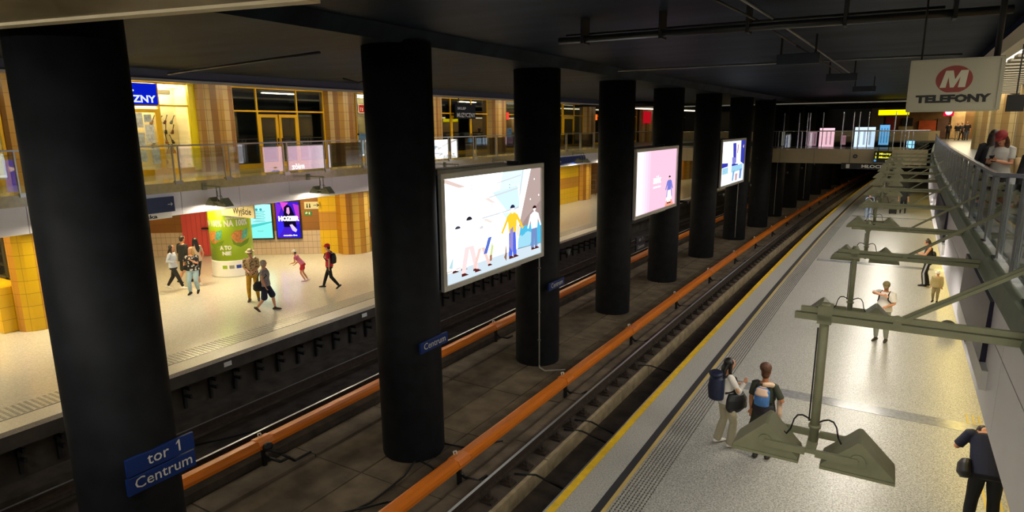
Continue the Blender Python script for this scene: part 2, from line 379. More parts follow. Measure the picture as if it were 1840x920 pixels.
# ------------------------------------------------------------------ station plates on the columns
def plate(y0, y1, z0, z1, s, lab, col, size, x=-8.52, shift=.5):
    t = thing('station_plate', lab, 'sign', (B(x, y0), (y0 + y1) / 2, z0), 0, 'blue plates on the columns')
    MB().cbox(x - .05, x, y0, y1, z0, z1).build('board', col, t, world=True, bevel=.006)
    mb = MB(); O = Vector((B(x, (y0 + y1) / 2) + .006, y0 + (y1 - y0) * shift, z0 + (z1 - z0) * .27)); U = Vector((C2 * y0, 1, 0))
    text_mb(mb, 'tor' if s == 'tor 1' else s, O - U * (.12 if s == 'tor 1' else 0), U, (0, 0, 1), size, .001, .001)
    if s == 'tor 1': k = size; poly(mb, O, U, (0, 0, 1), [(.17, 0), (.17 + k * .11, 0), (.17 + k * .11, k * .72), (.17 + k * .02, k * .72), (.17 - k * .14, k * .54), (.17 - k * .14, k * .46), (.17, k * .55)], .001)
    mb.build('lettering', glow('plate_letters', '#cfd2d6', .35) if 0 else M_white, t, world=True)
    MB().box(B(x, y0) - .2, B(x, y0) - .05, (y0 + y1) / 2 - .05, (y0 + y1) / 2 + .05, (z0 + z1) / 2 - .03, (z0 + z1) / 2 + .03).build('bracket', M_black, t, world=True)
    return t
plate(3.86, 4.81, 1.26, 1.51, 'tor 1', 'blue plate reading tor 1 on the nearest column', M_blue, .235, -8.30, .57)
plate(3.84, 4.80, .99, 1.24, 'Centrum', 'blue plate reading Centrum directly below the tor 1 plate', M_blue, .225, -8.30, .52)
plate(9.92, 10.87, 1.02, 1.27, 'Centrum', 'blue plate reading Centrum on the second column', M_blue, .21, -8.27)
plate(16.2, 17.2, .93, 1.17, 'Centrum', 'blue plate reading Centrum on the column at the right end of the big advert', M_blue, .21)
plate(23.4, 24.4, 1.2, 1.45, 'tor 1', 'dark blue tor 1 plate on the column left of the pink advert', M_bluD, .2)
plate(23.4, 24.4, .9, 1.15, 'Centrum', 'dark blue Centrum plate below another plate left of the pink advert', M_bluD, .2)
def horn(y, z, lab):
    x = B(CX, y) + .76; t = thing('loudspeaker', lab, 'loudspeaker', (x, y + .5, z), 0, 'small loudspeakers on the columns')
    y += .5
    MB().cyl((x - .35, y, z), (x + .0, y + .12, z), .06, 12).build('body', M_black, t, world=True)
    MB().cyl((x - .02, y + .1, z), (x + .1, y + .14, z - .02), .06, 14, .11).build('bell', M_grey, t, world=True)
horn(16.8, 1.95, 'small round loudspeaker on the right side of the column after the big advert')
horn(29.3, 2.2, 'small round loudspeaker on the column after the pink advert')
for y in (35.9, 42.5, 55.0, 61.4, 67.8, 74.2): horn(y, 1.9, f'small pale loudspeaker on the {ORD[COLY.index(y)]} column')

# ------------------------------------------------------------------ running rails with clips
def rail(x, lab, z=-1.14):
    t = thing('rail', lab, 'rail', (B(x, 0), 0, z - .2), 0, 'running rails')
    MB().sweep([(x - .036, z), (x + .036, z), (x + .036, z - .035), (x + .01, z - .05), (x + .01, z - .16), (x + .07, z - .18), (x + .07, z - .2), (x - .07, z - .2), (x - .07, z - .18), (x - .01, z - .16), (x - .01, z - .05), (x - .036, z - .035)], yrange(-3, 128, 3)).build('bar', [M_rust], t, world=True)
    MB().sweep([(x - .03, z), (x + .03, z), (x + .03, z + .003), (x - .03, z + .003)], yrange(-3, 128, 3)).build('running_surface', [M_rail], t, world=True)
    return t
def clips(t, x, y0, y1, st, z, mt):
    ref = None; y = y0
    while y < y1:
        if ref is None:
            mb = MB(); mb.box(-.13, .13, -.11, .11, -.06, .01).box(-.10, .07, -.065, .065, 0, .07); mb.cyl((.01, 0, .04), (.01, 0, .17), .04, 6).cyl((-.03, -.09, .07), (-.03, .09, .07), .035, 6)
            ref = mb.build('rail_clip', mt, t); o = ref
        else:
            o = ref.copy(); COL.objects.link(o); o.parent = t
        o.location = Vector((B(x, y), y, z)) - t.location; y += st
ra = rail(-6.37, 'steel running rail nearest the orange cover on the near track'); clips(ra, -6.14, 7.05, 48, .725, -1.36, M_rust)
rail(-4.86, 'steel running rail beside the near platform')
rb = rail(-12.13, 'steel running rail of the far track beside its orange cover')
rail(-13.64, 'steel running rail close to the far platform')
def third(x, lab, ys, sgn):
    t = thing('third_rail_cover', lab, 'third rail', (B(x, 0), 0, -1.5), 0, 'orange third rail covers')
    pr = [(x - .15, -1.08), (x - .16, -1.0), (x - .12, -.91), (x - .06, -.89), (x + .08, -.89), (x + .14, -.93), (x + .16, -1.0), (x + .15, -1.08), (x + .12, -1.08), (x + .11, -.97), (x - .11, -.97), (x - .12, -1.08)]
    ends = [-3] + ys + [128]; first = True
    for a, b in zip(ends[:-1], ends[1:]):
        MB().sweep(pr, yrange(a + .01, b - .01, 3)).build('cover', M_orange, t, world=True)
    MB().sweep([(x - .05, -1.02), (x + .05, -1.02), (x + .05, -1.12), (x - .05, -1.12)], yrange(-3, 128, 3)).build('conductor_rail', M_rust, t, world=True)
    ref = None
    for y in ys:
        if y > 85: continue
        X = B(x, y); s_ = sgn
        mb = MB().tube([(X, y, -1.05), (X + s_ * .02, y, -1.25), (X + s_ * .1, y + .05, -1.38), (X + s_ * .42, y + .1, -1.40), (X + s_ * .5, y + .3, -1.36)], .034, 6)
        mb.box(X - .04, X + .04, y - .04, y + .04, -1.6, -1.1)
        mb.build('support_arm', M_black, t, world=True)
        MB().sweep([(x - .165, -1.07), (x - .175, -.99), (x - .13, -.895), (x, -.875), (x + .13, -.9), (x + .175, -.99), (x + .165, -1.07)], [y - .19, y + .19]).build('joint_sleeve', M_orange, t, world=True)
        MB().tube([(X - .1, y - .02, -.9), (X - .12, y - .02, -.82), (X - .07, y + .02, -.81), (X - .06, y + .02, -.89)], .014, 6).build('lifting_hook', M_white, t, world=True)
third(-7.14, 'orange third rail cover along the near track', [4.7 + 4.93 * k for k in range(20)], 1)
third(-11.36, 'orange third rail cover along the far track', [8.1, 17.6, 27.1, 33.0, 42.4], 1)
lk = MB(); lk.tube([(B(-11.05, 8.1), 8.0, -1.05), (B(-10.9, 8.1), 8.2, -1.2), (B(-10.85, 8.1), 8.5, -1.5), (B(-10.9, 8), 9.0, -1.54)], .03, 8); lk.ell((B(-11.12, 8), 8.05, -1.02), .1, .12, .1)
tag(lk.build('feed_cable', M_black), 'black feeder cable looping from the far orange cover', 'cable')
# cables across the trench and on the slabs
for k, (pts, lab) in enumerate([
    ([(-6.2, 10.3, -1.37), (-5.8, 10.5, -1.38), (-5.3, 10.75, -1.68), (-4.4, 11.1, -1.70)], 'thin dark cable crossing the near trench, closest one'),
    ([(-6.2, 12.6, -1.37), (-5.8, 12.75, -1.38), (-5.2, 13.0, -1.68), (-4.4, 13.3, -1.70)], 'thin dark cable crossing the near trench level with the big advert'),
    ([(-6.2, 13.2, -1.37), (-5.8, 13.3, -1.38), (-5.2, 13.5, -1.68), (-4.4, 13.8, -1.70)], 'second of two close cables crossing the near trench'),
    ([(-6.2, 17.4, -1.37), (-5.8, 17.6, -1.38), (-5.0, 18.0, -1.68), (-4.3, 18.4, -1.70)], 'thin dark cable crossing the trench beyond the third column'),
    ([(-8.7, 7.0, -1.57), (-8.3, 8.2, -1.55), (-8.35, 9.3, -1.55), (-8.6, 10.0, -1.56), (-8.1, 9.9, -1.56), (-7.6, 9.6, -1.5)], 'dark cable lying at the foot of the second column'),
    ([(-9.2, 6.6, -1.57), (-8.6, 7.6, -1.55), (-8.0, 8.4, -1.55), (-7.6, 8.9, -1.5)], 'dark cable on the slabs in front of the second column'),
    ([(-13.9, 8.0, -1.72), (-13.2, 9.2, -1.70), (-12.4, 10.6, -1.43), (-11.9, 11.4, -1.42)], 'dark cable crossing the far track'),
    ([(-8.5, 10.9, -1.57), (-7.9, 11.0, -1.57), (-7.3, 11.6, -1.50)], 'short dark cable right of the second column foot')]):
    tag(MB().tube([(B(x, y), y, z) for x, y, z in pts], .022, 6).build('cable', M_black), lab, 'cable', 'loose track cables')
# brackets under the far platform edge
bk = None; n_ = 0
y = 3.5
while y < 34:
    mb = MB().box(-.04, .04, -.035, .035, -.75, 0).box(-.02, .3, -.03, .03, -.2, -.14).box(-.02, .3, -.03, .03, -.42, -.36)
    mb.box(.26, .3, -.03, .03, -.2, -.1).box(.26, .3, -.03, .03, -.42, -.32)
    if bk is None: bk = mb.build('cable_bracket', M_black); o = bk
    else: o = bk.copy(); COL.objects.link(o)
    o.location = (B(-14.88, y) + .13, y, -.43 - .75)
    tag(o, 'dark iron cable bracket under the far platform edge', 'bracket', 'cable brackets under the far platform edge'); y += .715
struct('cable_trough', MB().sweep([(-14.9, -1.28), (-14.2, -1.28), (-14.2, -1.75), (-14.9, -1.75)], YS), M_bed2)
for y, lab in ((9.4, 'nearer'), (14.4, 'farther')):
    tag(MB().cbox(-14.475, -14.46, y, y + .22, -.30, -.18).build('edge_label', M_white), f'{lab} small white label on the far platform edge', 'label', 'labels on the far platform edge')

# ------------------------------------------------------------------ advertising light boxes between the columns
def light_box(y0, y1, z0, z1, lab, art_front, art_back):
    x0, x1 = -10.0, -8.58
    t = thing('advert_light_box', lab, 'light box', (B(-9.3, (y0 + y1) / 2), (y0 + y1) / 2, z0), hd((y0 + y1) / 2), 'advert light boxes between the columns')
    L = (y1 - y0) / 2; H = z1 - z0
    mb = MB().box(-.62, .62, -L + .03, L - .03, .04, H - .04); mb.build('casing', M_bluD, t)
    for s in (1, -1):
        f = MB(); xs = sorted((s * .62, s * .72)); w_ = .13
        f.box(*xs, -L, L, 0, w_).box(*xs, -L, L, H - w_, H).box(*xs, -L, -L + w_, w_, H - w_).box(*xs, L - w_, L, w_, H - w_)
        f.build('frame', mat('light_box_frame', '#d6d6cf', .4, .0), t, bevel=.01)
        O = (s * .66, -s * (L - w_), w_); U = (0, s, 0)
        ADK[0] = 1 if s > 0 else 2.0
        (art_front if s > 0 else art_back)(t, O, U, (0, 0, 1), 2 * (L - w_), H - 2 * w_)
    ADK[0] = 1
    for yy in (-L + .5, L - .5): MB().box(-.2, .2, yy - .04, yy + .04, H - .04, H + .06).build('top_bracket', M_bluD, t)
    MB().box(.55, .64, -L * .0, L * .5, -.06, .02).build('cable_tray', M_grey, t)
    return t
ADK = [1]
def art(t, O, U, V, W, H, items, base, name='printed_picture', k=1):
    mats = []; mb = MB(); d = 0
    def cur(c, s):
        s = s * ADK[0]; mm = glow('advert_' + c.strip('#') + f'_{int(s*100)}', c, s)
        if mm not in mats: mats.append(mm)
        mb.m(mats.index(mm))
    cur(*base); rect(mb, O, U, V, 0, W, 0, H, 0)
    for it in items:
        d += .0012; kk, c, s = it[0], it[1], it[2]; cur(c, s * L_AD)
        if kk == 'p': poly(mb, O, U, V, [(u * W, v * H) for u, v in it[3]], d)
        elif kk == 'd': disc(mb, O, U, V, it[3] * W, it[4] * H, it[5] * H, d)
        elif kk == 't':
            o = Vector(O) + Vector(U) * it[4] * W + Vector(V) * it[5] * H
            text_mb(mb, it[3], o, U, V, it[6] * H, d, it[7] * H if len(it) > 7 else 0, width=it[8] * W if len(it) > 8 else None)
    o = mb.build(name, mats, t)
def figure(u, v, h, top, legs, hair, skin='#e9b79c', wide=1, arm=None, skirt=False, stride=.0):
    """flat drawn fashion figure for the advert: u,v feet, h height (fractions)"""
    a = .33 * wide; W = lambda k: k * h * a
    out = []
    for s in (-1, 1):
        fx = u + s * (W(.16) + stride * h * .3)
        out += [('p', legs, 1, [(u - W(.02) + s * W(.1) - W(.13), v + .5 * h), (u + s * W(.1) + W(.13), v + .5 * h), (fx + W(.12), v + .05 * h), (fx - W(.12), v + .05 * h)]),
                ('p', '#5b1f1a', .8, [(fx - W(.1), v + .05 * h), (fx + W(.08), v + .05 * h), (fx + W(.3), v), (fx - W(.1), v)])]
    if skirt: out.append(('p', legs, 1, [(u - W(.2), v + .55 * h), (u + W(.2), v + .55 * h), (u + W(.5), v + .12 * h), (u - W(.5), v + .12 * h)]))
    out.append(('p', top, 1, [(u - W(.26), v + .48 * h), (u + W(.26), v + .48 * h), (u + W(.36), v + .80 * h), (u + W(.12), v + .85 * h), (u - W(.12), v + .85 * h), (u - W(.36), v + .80 * h)]))
    for s in (-1, 1):
        e = arm if arm else .48
        out.append(('p', top, .95, [(u + s * W(.36), v + .8 * h), (u + s * W(.26), v + .74 * h), (u + s * W(e), v + .5 * h), (u + s * W(e + .12), v + .52 * h)]))
    out += [('p', skin, 1, [(u - W(.07), v + .83 * h), (u + W(.07), v + .83 * h), (u + W(.06), v + .9 * h), (u - W(.06), v + .9 * h)]),
            ('d', skin, 1, u, v + .925 * h, .06 * h), ('p', hair, .6, [(u + W(.17) * math.cos(k * math.pi / 7), v + h * (.93 + .062 * math.sin(k * math.pi / 7))) for k in range(8)])]
    return out
def art_mall(t, O, U, V, W, H):
    G = '#cdd3d8'
    def ln(a, b, w, col=G, s=.95): return ('p', col, s, [(a[0], a[1]), (b[0], b[1]), (b[0], b[1] - w), (a[0], a[1] - w)])
    it = [('p', '#d3eef9', .92, [(.45, .80), (.72, .86), (.75, .61), (.68, .575), (.60, .58)]), ('p', '#def3fb', .95, [(.56, 1), (.83, 1), (.76, .62), (.74, .84), (.52, .80)]), ('p', '#d8f0fa', .92, [(.55, .57), (.66, .56), (.70, .40), (.62, .45)]),
          ln((.41, .765), (.73, .815), .014), ln((.34, .57), (.74, .60), .016), ln((.50, .90), (.76, .95), .012), ln((.30, .52), (.55, .58), .01, '#dfe3e6', 1.2),
          ('p', G, .9, [(.825, 1), (.84, 1), (.765, .61), (.75, .62)]), ('p', G, .9, [(.78, 1), (.79, 1), (.745, .72), (.735, .72)]), ('p', G, .9, [(.765, .625), (.755, .60), (.655, .565), (.655, .58)]),
          ('p', '#cbb3ad', .72, [(.875, 1), (1, 1), (1, .37), (.727, .37)]), ('p', '#b89f9b', .68, [(1, .62), (1, .37), (.75, .37), (.82, .46)]),
          ('p', '#57c6ef', .8, [(.72, .37), (1, .37), (1, .12), (.71, .135)]), ('p', '#a7e2f8', .82, [(.72, .27), (.84, .30), (.92, .25), (.86, .13), (.712, .14)]), ('p', '#57c6ef', .8, [(.76, .35), (.82, .35), (.80, .28), (.76, .26)]),
          ('p', '#ffffff', 2.0, [(.80, 1), (.875, 1), (.727, .38), (.712, .13), (.69, .13), (.70, .40)]),
          ('p', '#dcecf7', .8, [(0, 0), (1, 0), (1, .12), (.71, .135), (.3, .125), (0, .11)]), ('p', '#b9958a', .7, [(0, .118), (.16, .13), (.16, .138), (0, .126)]), ('p', '#8fa6b8', .7, [(.71, .13), (1, .115), (1, .122), (.71, .14)]),
          ('p', '#dcc5bd', .95, [(.0, 1), (.03, .99), (.19, .905), (.13, .90), (.0, .965)]), ('p', '#ddd0ca', 1.05, [(.36, .757), (.40, .76), (.48, .69), (.43, .70)]), ('p', '#ddd0ca', 1.05, [(.335, .553), (.38, .55), (.45, .50), (.41, .50)]), ('p', '#e9e2de', 1.3, [(.20, .89), (.36, .79), (.37, .76), (.21, .86)]),
          ('p', '#bfe6ee', .8, [(.02, .16), (.08, .3), (.085, .29), (.06, .14)]), ('p', '#bfe0ee', 1.0, [(.31, .42), (.335, .5), (.34, .49), (.315, .41)]), ('p', '#bfe0ee', 1.0, [(.45, .44), (.475, .5), (.48, .49), (.455, .43)])]
    for u, v in ((.24, .905), (.43, .68), (.62, .86)):
        it += [('d', '#7f8396', .6, u, v, .006), ('d', '#7f8396', .6, u, v - .03, .006)]
    for u, v in ((.91, .88), (.86, .66), (.965, .69)): it.append(('d', '#ffffff', 2, u, v, .010))
    P = '#fdf3ee'
    it += figure(.10, .10, .45, '#ffffff', '#eef6fa', '#4a4f63', P, stride=.1) + figure(.20, .04, .58, '#ffffff', '#f6d3d3', '#2a2d3a', P, .85, stride=.2) + figure(.31, .06, .44, '#ffffff', '#f3c6bd', '#ffffff', P, .8, stride=.4)
    it += [('p', '#5b78d9', .8, [(.325, .20), (.36, .20), (.41, .36), (.375, .36)]), ('p', '#d3e39a', .85, [(.385, .16), (.41, .16), (.44, .33), (.42, .26), (.41, .31)]), ('p', '#b98a6d', .7, [(.385, .11), (.405, .11), (.412, .17), (.383, .17)]), ('p', '#a97868', .7, [(.535, .10), (.56, .05), (.565, .13), (.555, .30), (.548, .13)])]
    it += figure(.63, .06, .59, '#f7c531', '#4b61d6', '#23305c', P, .8, arm=.7) + [('p', '#9a90d2', .85, [(.60, .38), (.635, .41), (.63, .12), (.59, .2)]), ('p', '#eedccb', 1.0, [(.68, .42), (.72, .38), (.70, .26), (.665, .32)])]
    it += figure(.885, .08, .51, '#f4f6fb', '#6e86b8', '#3a1418', P, .85, arm=.5)
    art(t, O, U, V, W, H, it, ('#ffffff', 2.0 * L_AD))
def art_pink(t, O, U, V, W, H):
    it = [('p', ('#fdeaf2', '#fbe3ee', '#f9dcea', '#f8d6e6', '#f6d0e2', '#f5cbdf')[k], (1.3, 1.2, 1.15, 1.1, 1.05, 1.0)[k], [(k * .055, 0), (k * .055 + .055, 0), (k * .055 + .055, 1), (k * .055, 1)]) for k in range(6)] + [ ('t', '#ffffff', 2.2, 'mióz', .5, .45, .19, .003), ('t', '#ffffff', 1.7, 'z sercem domu', .5, .37, .06, .0)]  # pale strips at the left imitate a glow over the pink
    it += [('p', '#ef9f86', .9, [(.72, .0), (.96, 0), (.9, .1), (.76, .1)])] + figure(.82, .04, .5, '#6f74c9', '#f7f2ee', '#2b1b26', skirt=True, arm=.5) + [('p', '#8a86d6', .9, [(.745, .16), (.765, .16), (.79, .40), (.775, .42)]), ('p', '#8a86d6', .9, [(.885, .16), (.905, .16), (.87, .42), (.855, .40)])]
    art(t, O, U, V, W, H, it, ('#f3c3da', .95 * L_AD))
def art_blue(t, O, U, V, W, H):
    it = [('p', '#f4f7ff', 1.5, [(0, 0), (.45, 0), (.3, 1), (0, 1)]), ('p', '#3f3fc4', .7, [(0, .52), (.28, .5), (.28, .42), (0, .40)]), ('p', '#4a48c8', .7, [(.46, .95), (.6, .95), (.66, .5), (.52, .42)]), ('p', '#3d44bf', .7, [(.82, 1), (1, 1), (1, .4), (.84, .48)]),
          ('p', '#ffffff', 1.8, [(.6, .97), (.76, .97), (.8, .2), (.66, .2)]), ('p', '#c08a96', .8, [(.66, .9), (.72, .92), (.7, .7), (.655, .68)]), ('p', '#8d8be0', .8, [(.44, .62), (.6, .60), (.6, .44), (.46, .46)]), ('p', '#3a3ab8', .7, [(.44, .46), (.72, .44), (.74, .4), (.44, .40)]),
          ('p', '#9fd2ea', .9, [(.05, .4), (.95, .42), (.95, .26), (.05, .25)]), ('p', '#ffffff', 1.8, [(.28, .98), (.4, .98), (.44, .05), (.3, .05)]), ('p', '#7db4e0', .8, [(.5, .28), (.58, .28), (.54, .05), (.48, .05)]), ('p', '#7a9be0', .8, [(.82, .3), (.92, .3), (.9, .06), (.8, .06)]), ('p', '#d6a3a6', .8, [(.62, .2), (.72, .22), (.7, .04), (.62, .04)]), ('p', '#e8c6bd', .9, [(.9, .85), (.96, .9), (.95, .8)])]
    for u, v in ((.56, .29), (.64, .28), (.72, .3), (.12, .33)): it.append(('d', '#5a6a9a', .6, u, v, .012))
    art(t, O, U, V, W, H, it, ('#dfeaf8', 1.2 * L_AD))
light_box(11.22, 16.0, 2.05, 4.78, 'large glowing light box with a drawn shopping mall scene, between the second and third columns', art_mall, art_blue)
light_box(23.3, 28.5, 2.15, 4.9, 'pink glowing light box with white lettering and a drawn woman', art_pink, art_pink)
light_box(36.1, 41.6, 2.25, 4.97, 'blue and white glowing light box farthest along the column row', art_blue, art_mall)
# ------------------------------------------------------------------ left gallery: slab, fascia, ceiling
GX = -20.56; FX = -24.8; GF = 4.07
YL = yrange(-3, 51, 3)
struct('gallery_floor_left', MB().sweep([(GX + .02, GF), (-28.5, GF), (-28.5, 3.75), (GX + .02, 3.75)], YL), mat('polished_gallery_stone', '#b5a878', .18, nz=(8, .1), spec=.6))
lf = MB(); ys = yrange(-3.2, 50.5, 2.28)
for a, b in zip(ys[:-1], ys[1:]): lf.sweep([(GX, GF - .02), (GX - .03, 2.98), (GX - .08, 2.96), (GX - .05, GF - .02)], [a + .008, b - .008])
struct('gallery_fascia_left', lf, M_fascia)
struct('gallery_fascia_backing', MB().sweep([(GX - .07, GF - .02), (GX - .1, 2.97), (GX - .35, 2.97), (GX - .35, GF - .02)], YL), M_dark)
struct('hall_ceiling_left', MB().sweep([(GX - .3, 3.5), (-42, 3.5), (-42, 3.6), (GX - .3, 3.6)], YL), mat('white_hall_ceiling', '#cfc7ae', .6))
struct('gallery_ceiling_left', MB().sweep([(GX - .05, 7.64), (-29, 7.64), (-29, 7.75), (GX - .05, 7.75)], YL), mat('slatted_gallery_ceiling', '#a89f88', .5, nz=((.3, 14, 1), .3)))
lt = []
for i, y in enumerate(yrange(1, 49, 4)[:-1]):
    t = thing('ceiling_light', f'light tube on the left gallery ceiling, number {i+1} counted from the near end', 'ceiling light', (B(-22.4, y), y + 1, 7.53), hd(y), 'light tubes on the left gallery ceiling')
    MB().box(-.1, .1, -1, 1, .04, .1).build('housing', M_white, t); MB().box(-.07, .07, -.95, .95, 0, .04).build('tube', M_gal, t)
    t2 = thing('ceiling_light', f'light tube under the left gallery, number {i+1} counted from the near end', 'ceiling light', (B(-22.6, y), y + 1, 3.38), hd(y), 'light tubes under the left gallery')
    MB().box(-.14, .14, -1, 1, .05, .12).build('housing', M_white, t2); MB().box(-.11, .11, -.95, .95, 0, .05).build('tube', M_hall, t2)
# ------------------------------------------------------------------ balustrades
def balustrade(name, lab, x, z0, z1, posts, pair, ybounds, zfun=None, post_w=.05, mt=None, group=None, glass_m=None):
    t = thing(name, lab, 'railing', (B(x, posts[0]), posts[0], z0), 0, group)
    zf = zfun or (lambda y: z1); mt = mt or M_chrome
    for y in posts:
        if y > 46: continue
        mb = MB()
        for dy in ((-.1, .1) if pair else (-.035, .035)):
            mb.box(B(x, y) - post_w / 2, B(x, y) + post_w / 2, y + dy - post_w * (.35 if pair else .22), y + dy + post_w * (.35 if pair else .22), z0 - .06, zf(y) - .02)
        mb.box(B(x, y) - .07, B(x, y) + .07, y - .13, y + .13, z0 - .06, z0 + .05)
        mb.build('post', mt, t, world=True)
    ys = sorted(set(yrange(*ybounds, 1.5) + ([11.31] if ybounds[0] > 5 else []))); hb = MB()
    ps = [(B(x, y), y, zf(y)) for y in ys]
    for a, b in zip(ps[:-1], ps[1:]): hb.bar(a, b, .07, .05)
    hb.build('handrail', mt, t, world=True)
    for a, b in zip(posts[:-1], posts[1:]):
        if b > 46: break
        MB().hexa([(B(x, a) - .006, a + .14, z0 + .1), (B(x, a) + .006, a + .14, z0 + .1), (B(x, b) + .006, b - .14, z0 + .1), (B(x, b) - .006, b - .14, z0 + .1),
                   (B(x, a) - .006, a + .14, zf(a) - .1), (B(x, a) + .006, a + .14, zf(a) - .1), (B(x, b) + .006, b - .14, zf(b) - .1), (B(x, b) - .006, b - .14, zf(b) - .1)]).build('glass_pane', glass_m or M_glassR, t, world=True)
    return t
balustrade('glass_balustrade', 'long stainless balustrade with glass panes along the left gallery', GX + .0, GF, 5.28, [5.8, 8.0, 10.2, 12.42, 14.3, 16.85, 18.92, 21.1, 23.2, 25.3, 27.4, 29.7, 31.9, 34.1, 36.3, 38.5, 40.7, 42.9, 45.1], True, (3, 49.5), mt=mat('stainless_left', '#a9a79c', .3, .8), glass_m=M_glassL)
def zr(y): return 5.06 + max(0, 11.31 - y) * .06
balustrade('glass_balustrade', 'stainless balustrade with paired posts and glass on the right gallery where one stands', 1.29, 4.05, 5.07, [6.2, 7.5, 8.75, 9.94, 11.31, 12.6, 13.95, 15.3, 16.6, 17.9, 19.2, 20.5, 21.8, 23.1, 24.4, 25.7, 27.0, 28.3, 29.6, 31, 33, 35, 37, 39, 41, 43, 45], True, (5.2, 49), zfun=zr, post_w=.06)

# ------------------------------------------------------------------ shop fronts on the left gallery
M_frame = mat('yellow_shop_frame', '#e6b414', .4); M_frame2 = mat('bright_yellow_post', '#f8e000', .4)
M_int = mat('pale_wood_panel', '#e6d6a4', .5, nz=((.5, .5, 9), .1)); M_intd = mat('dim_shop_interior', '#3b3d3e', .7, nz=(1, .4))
def F(y, o, z): return (B(FX, y) + o, y, z)
def fbox(mb, y0, y1, o0, o1, z0, z1): return mb.cbox(FX + o0, FX + o1, y0, y1, z0, z1, 3)
TOP = 7.62
def shop(lab, y0, y1, mull, door=None, lit=0, depth=2.4, transom=6.62, sill=.2, frame=None):
    t = thing('storefront', lab, 'shop front', F((y0 + y1) / 2, 0, GF), 0, 'shop fronts on the left gallery'); fm = frame or M_frame
    fr = MB(); fbox(fr, y0, y1, -.04, .06, GF, GF + sill); fbox(fr, y0, y1, -.04, .05, transom, transom + .07); fbox(fr, y0, y1, -.04, .04, TOP - .06, TOP)
    for y in [y0] + mull + [y1]: fbox(fr, y - .035, y + .035, -.04, .05, GF, TOP)
    fr.build('frame', fm, t, world=True)
    ed = [y0] + mull + [y1]
    for a, b in zip(ed[:-1], ed[1:]):
        if door and abs(a - door[0]) < .01:
            n = door[2]; w_ = (b - a) / n
            for k in range(n):
                p, q = a + k * w_ + .03, a + (k + 1) * w_ - .03; d = MB()
                fbox(d, p, p + .13, -.03, .05, GF + .02, transom - .1); fbox(d, q - .13, q, -.03, .05, GF + .02, transom - .1); fbox(d, p, q, -.03, .05, GF + .02, GF + .22); fbox(d, p, q, -.03, .05, transom - .24, transom - .1)
                do = d.build('door', fm, t, world=True)
                g = MB(); fbox(g, p + .13, q - .13, 0, .012, GF + .22, transom - .24); g.build('pane', M_glassS, do, world=True)
                hy = q - .08 if k == 0 else p + .08
                MB().box(B(FX, hy) + .05, B(FX, hy) + .1, hy - .02, hy + .02, GF + 1.0, GF + 1.3).build('handle', M_black, do, world=True)
            g = MB(); fbox(g, a + .035, b - .035, 0, .012, transom + .07, TOP - .06); g.build('glass_pane', M_glassS, t, world=True); continue
        for z0, z1 in ((GF + sill, transom), (transom + .07, TOP - .06)):
            g = MB(); fbox(g, a + .035, b - .035, 0, .012, z0, z1); g.build('glass_pane', M_glassS, t, world=True)
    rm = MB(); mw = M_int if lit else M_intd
    fbox(rm, y0, y1, -depth - .1, -depth, GF, TOP); fbox(rm, y0, y0 + .05, -depth, -.06, GF, TOP); fbox(rm, y1 - .05, y1, -depth, -.06, GF, TOP); fbox(rm, y0, y1, -depth, -.06, TOP + .0, TOP + .08)
    rm.build('interior_wall', mw, t, world=True)
    if lit:
        g = MB(); fbox(g, y0 + .3, y1 - .3, -.55, -.45, TOP - .12, TOP - .06); fbox(g, y0 + .3, y1 - .3, -depth + .25, -depth + .4, TOP - .12, TOP - .06)
        g.build('light_tube', glow(f'shop_light_{lit}', '#fff4d8', lit), t, world=True)
    return t
SHADES = ['#c7a367', '#a97c34', '#c9ab74', '#8f673a', '#b48a44', '#cfae77', '#a27242', '#c09354', '#8a6032', '#b99a68']
SHM = [tiles(f'ribbed_tile_{i}', c, '#6b5430', .6, .42, .35, .08, .014) for i, c in enumerate(SHADES)]
def ribbed(name, lab, cy, hw, o0, out, z0, z1, mats, base=None, n=9, xb=None, group=None, cat='pillar', ang=0):
    """half-round pillar clad in vertical ribs of tile"""
    xb = FX if xb is None else xb
    pts = []
    for i in range(n + 1):
        a = math.pi * i / n; pts.append((o0 + out * max(0, math.sin(a)) ** .6, -hw * math.cos(a)))
    mb = MB(); ca, sa = math.cos(ang), math.sin(ang)
    R = lambda o, y: (B(xb, cy) + o * ca - y * sa, cy + o * sa + y * ca)
    for i in range(n):
        mb.m(i % len(mats)); (oa, ya), (ob, yb) = pts[i], pts[i + 1]
        A, Bq = R(oa, ya), R(ob, yb); C = R(o0 - .1, yb * .5); D = R(o0 - .1, ya * .5)
        mb.hexa([(*A, z0), (*Bq, z0), (*C, z0), (*D, z0), (*A, z1), (*Bq, z1), (*C, z1), (*D, z1)])
    return tag(mb.build(name, mats), lab, cat, group)
GP = 'rib tiled pillars of the left gallery'
shop('lit shop window with a pale blue poster at the left edge of the photo', 6.8, 9.3, [8.0], None, 30)
pst = MB(); fbox(pst, 8.15, 9.05, -.12, -.10, 4.6, 7.0); tag(pst.build('poster', mat('pale_blue_poster', '#b9cfe0', .6, nz=(3, .4))), 'tall pale blue poster in the shop window at the left edge', 'poster')
ribbed('tiled_pillar', 'brown rib tiled pillar beside the left edge of the photo', 10.3, .95, 0, .55, GF, TOP, SHM[3:8], group=GP)
MS = shop('brightly lit yellow framed music shop under the blue sign', 11.5, 15.92, [12.25, 14.52], (12.25, 14.52, 2), 60, depth=1.1, transom=6.70)
yp = MB(); fbox(yp, 15.72, 15.98, -.02, .14, GF + .1, TOP); yp.build('corner_post', M_frame2, MS, world=True)
sg = thing('shop_sign', 'bright blue SKLEP MUZYCZNY sign over the lit music shop door', 'sign', F(13.2, .1, 6.76))
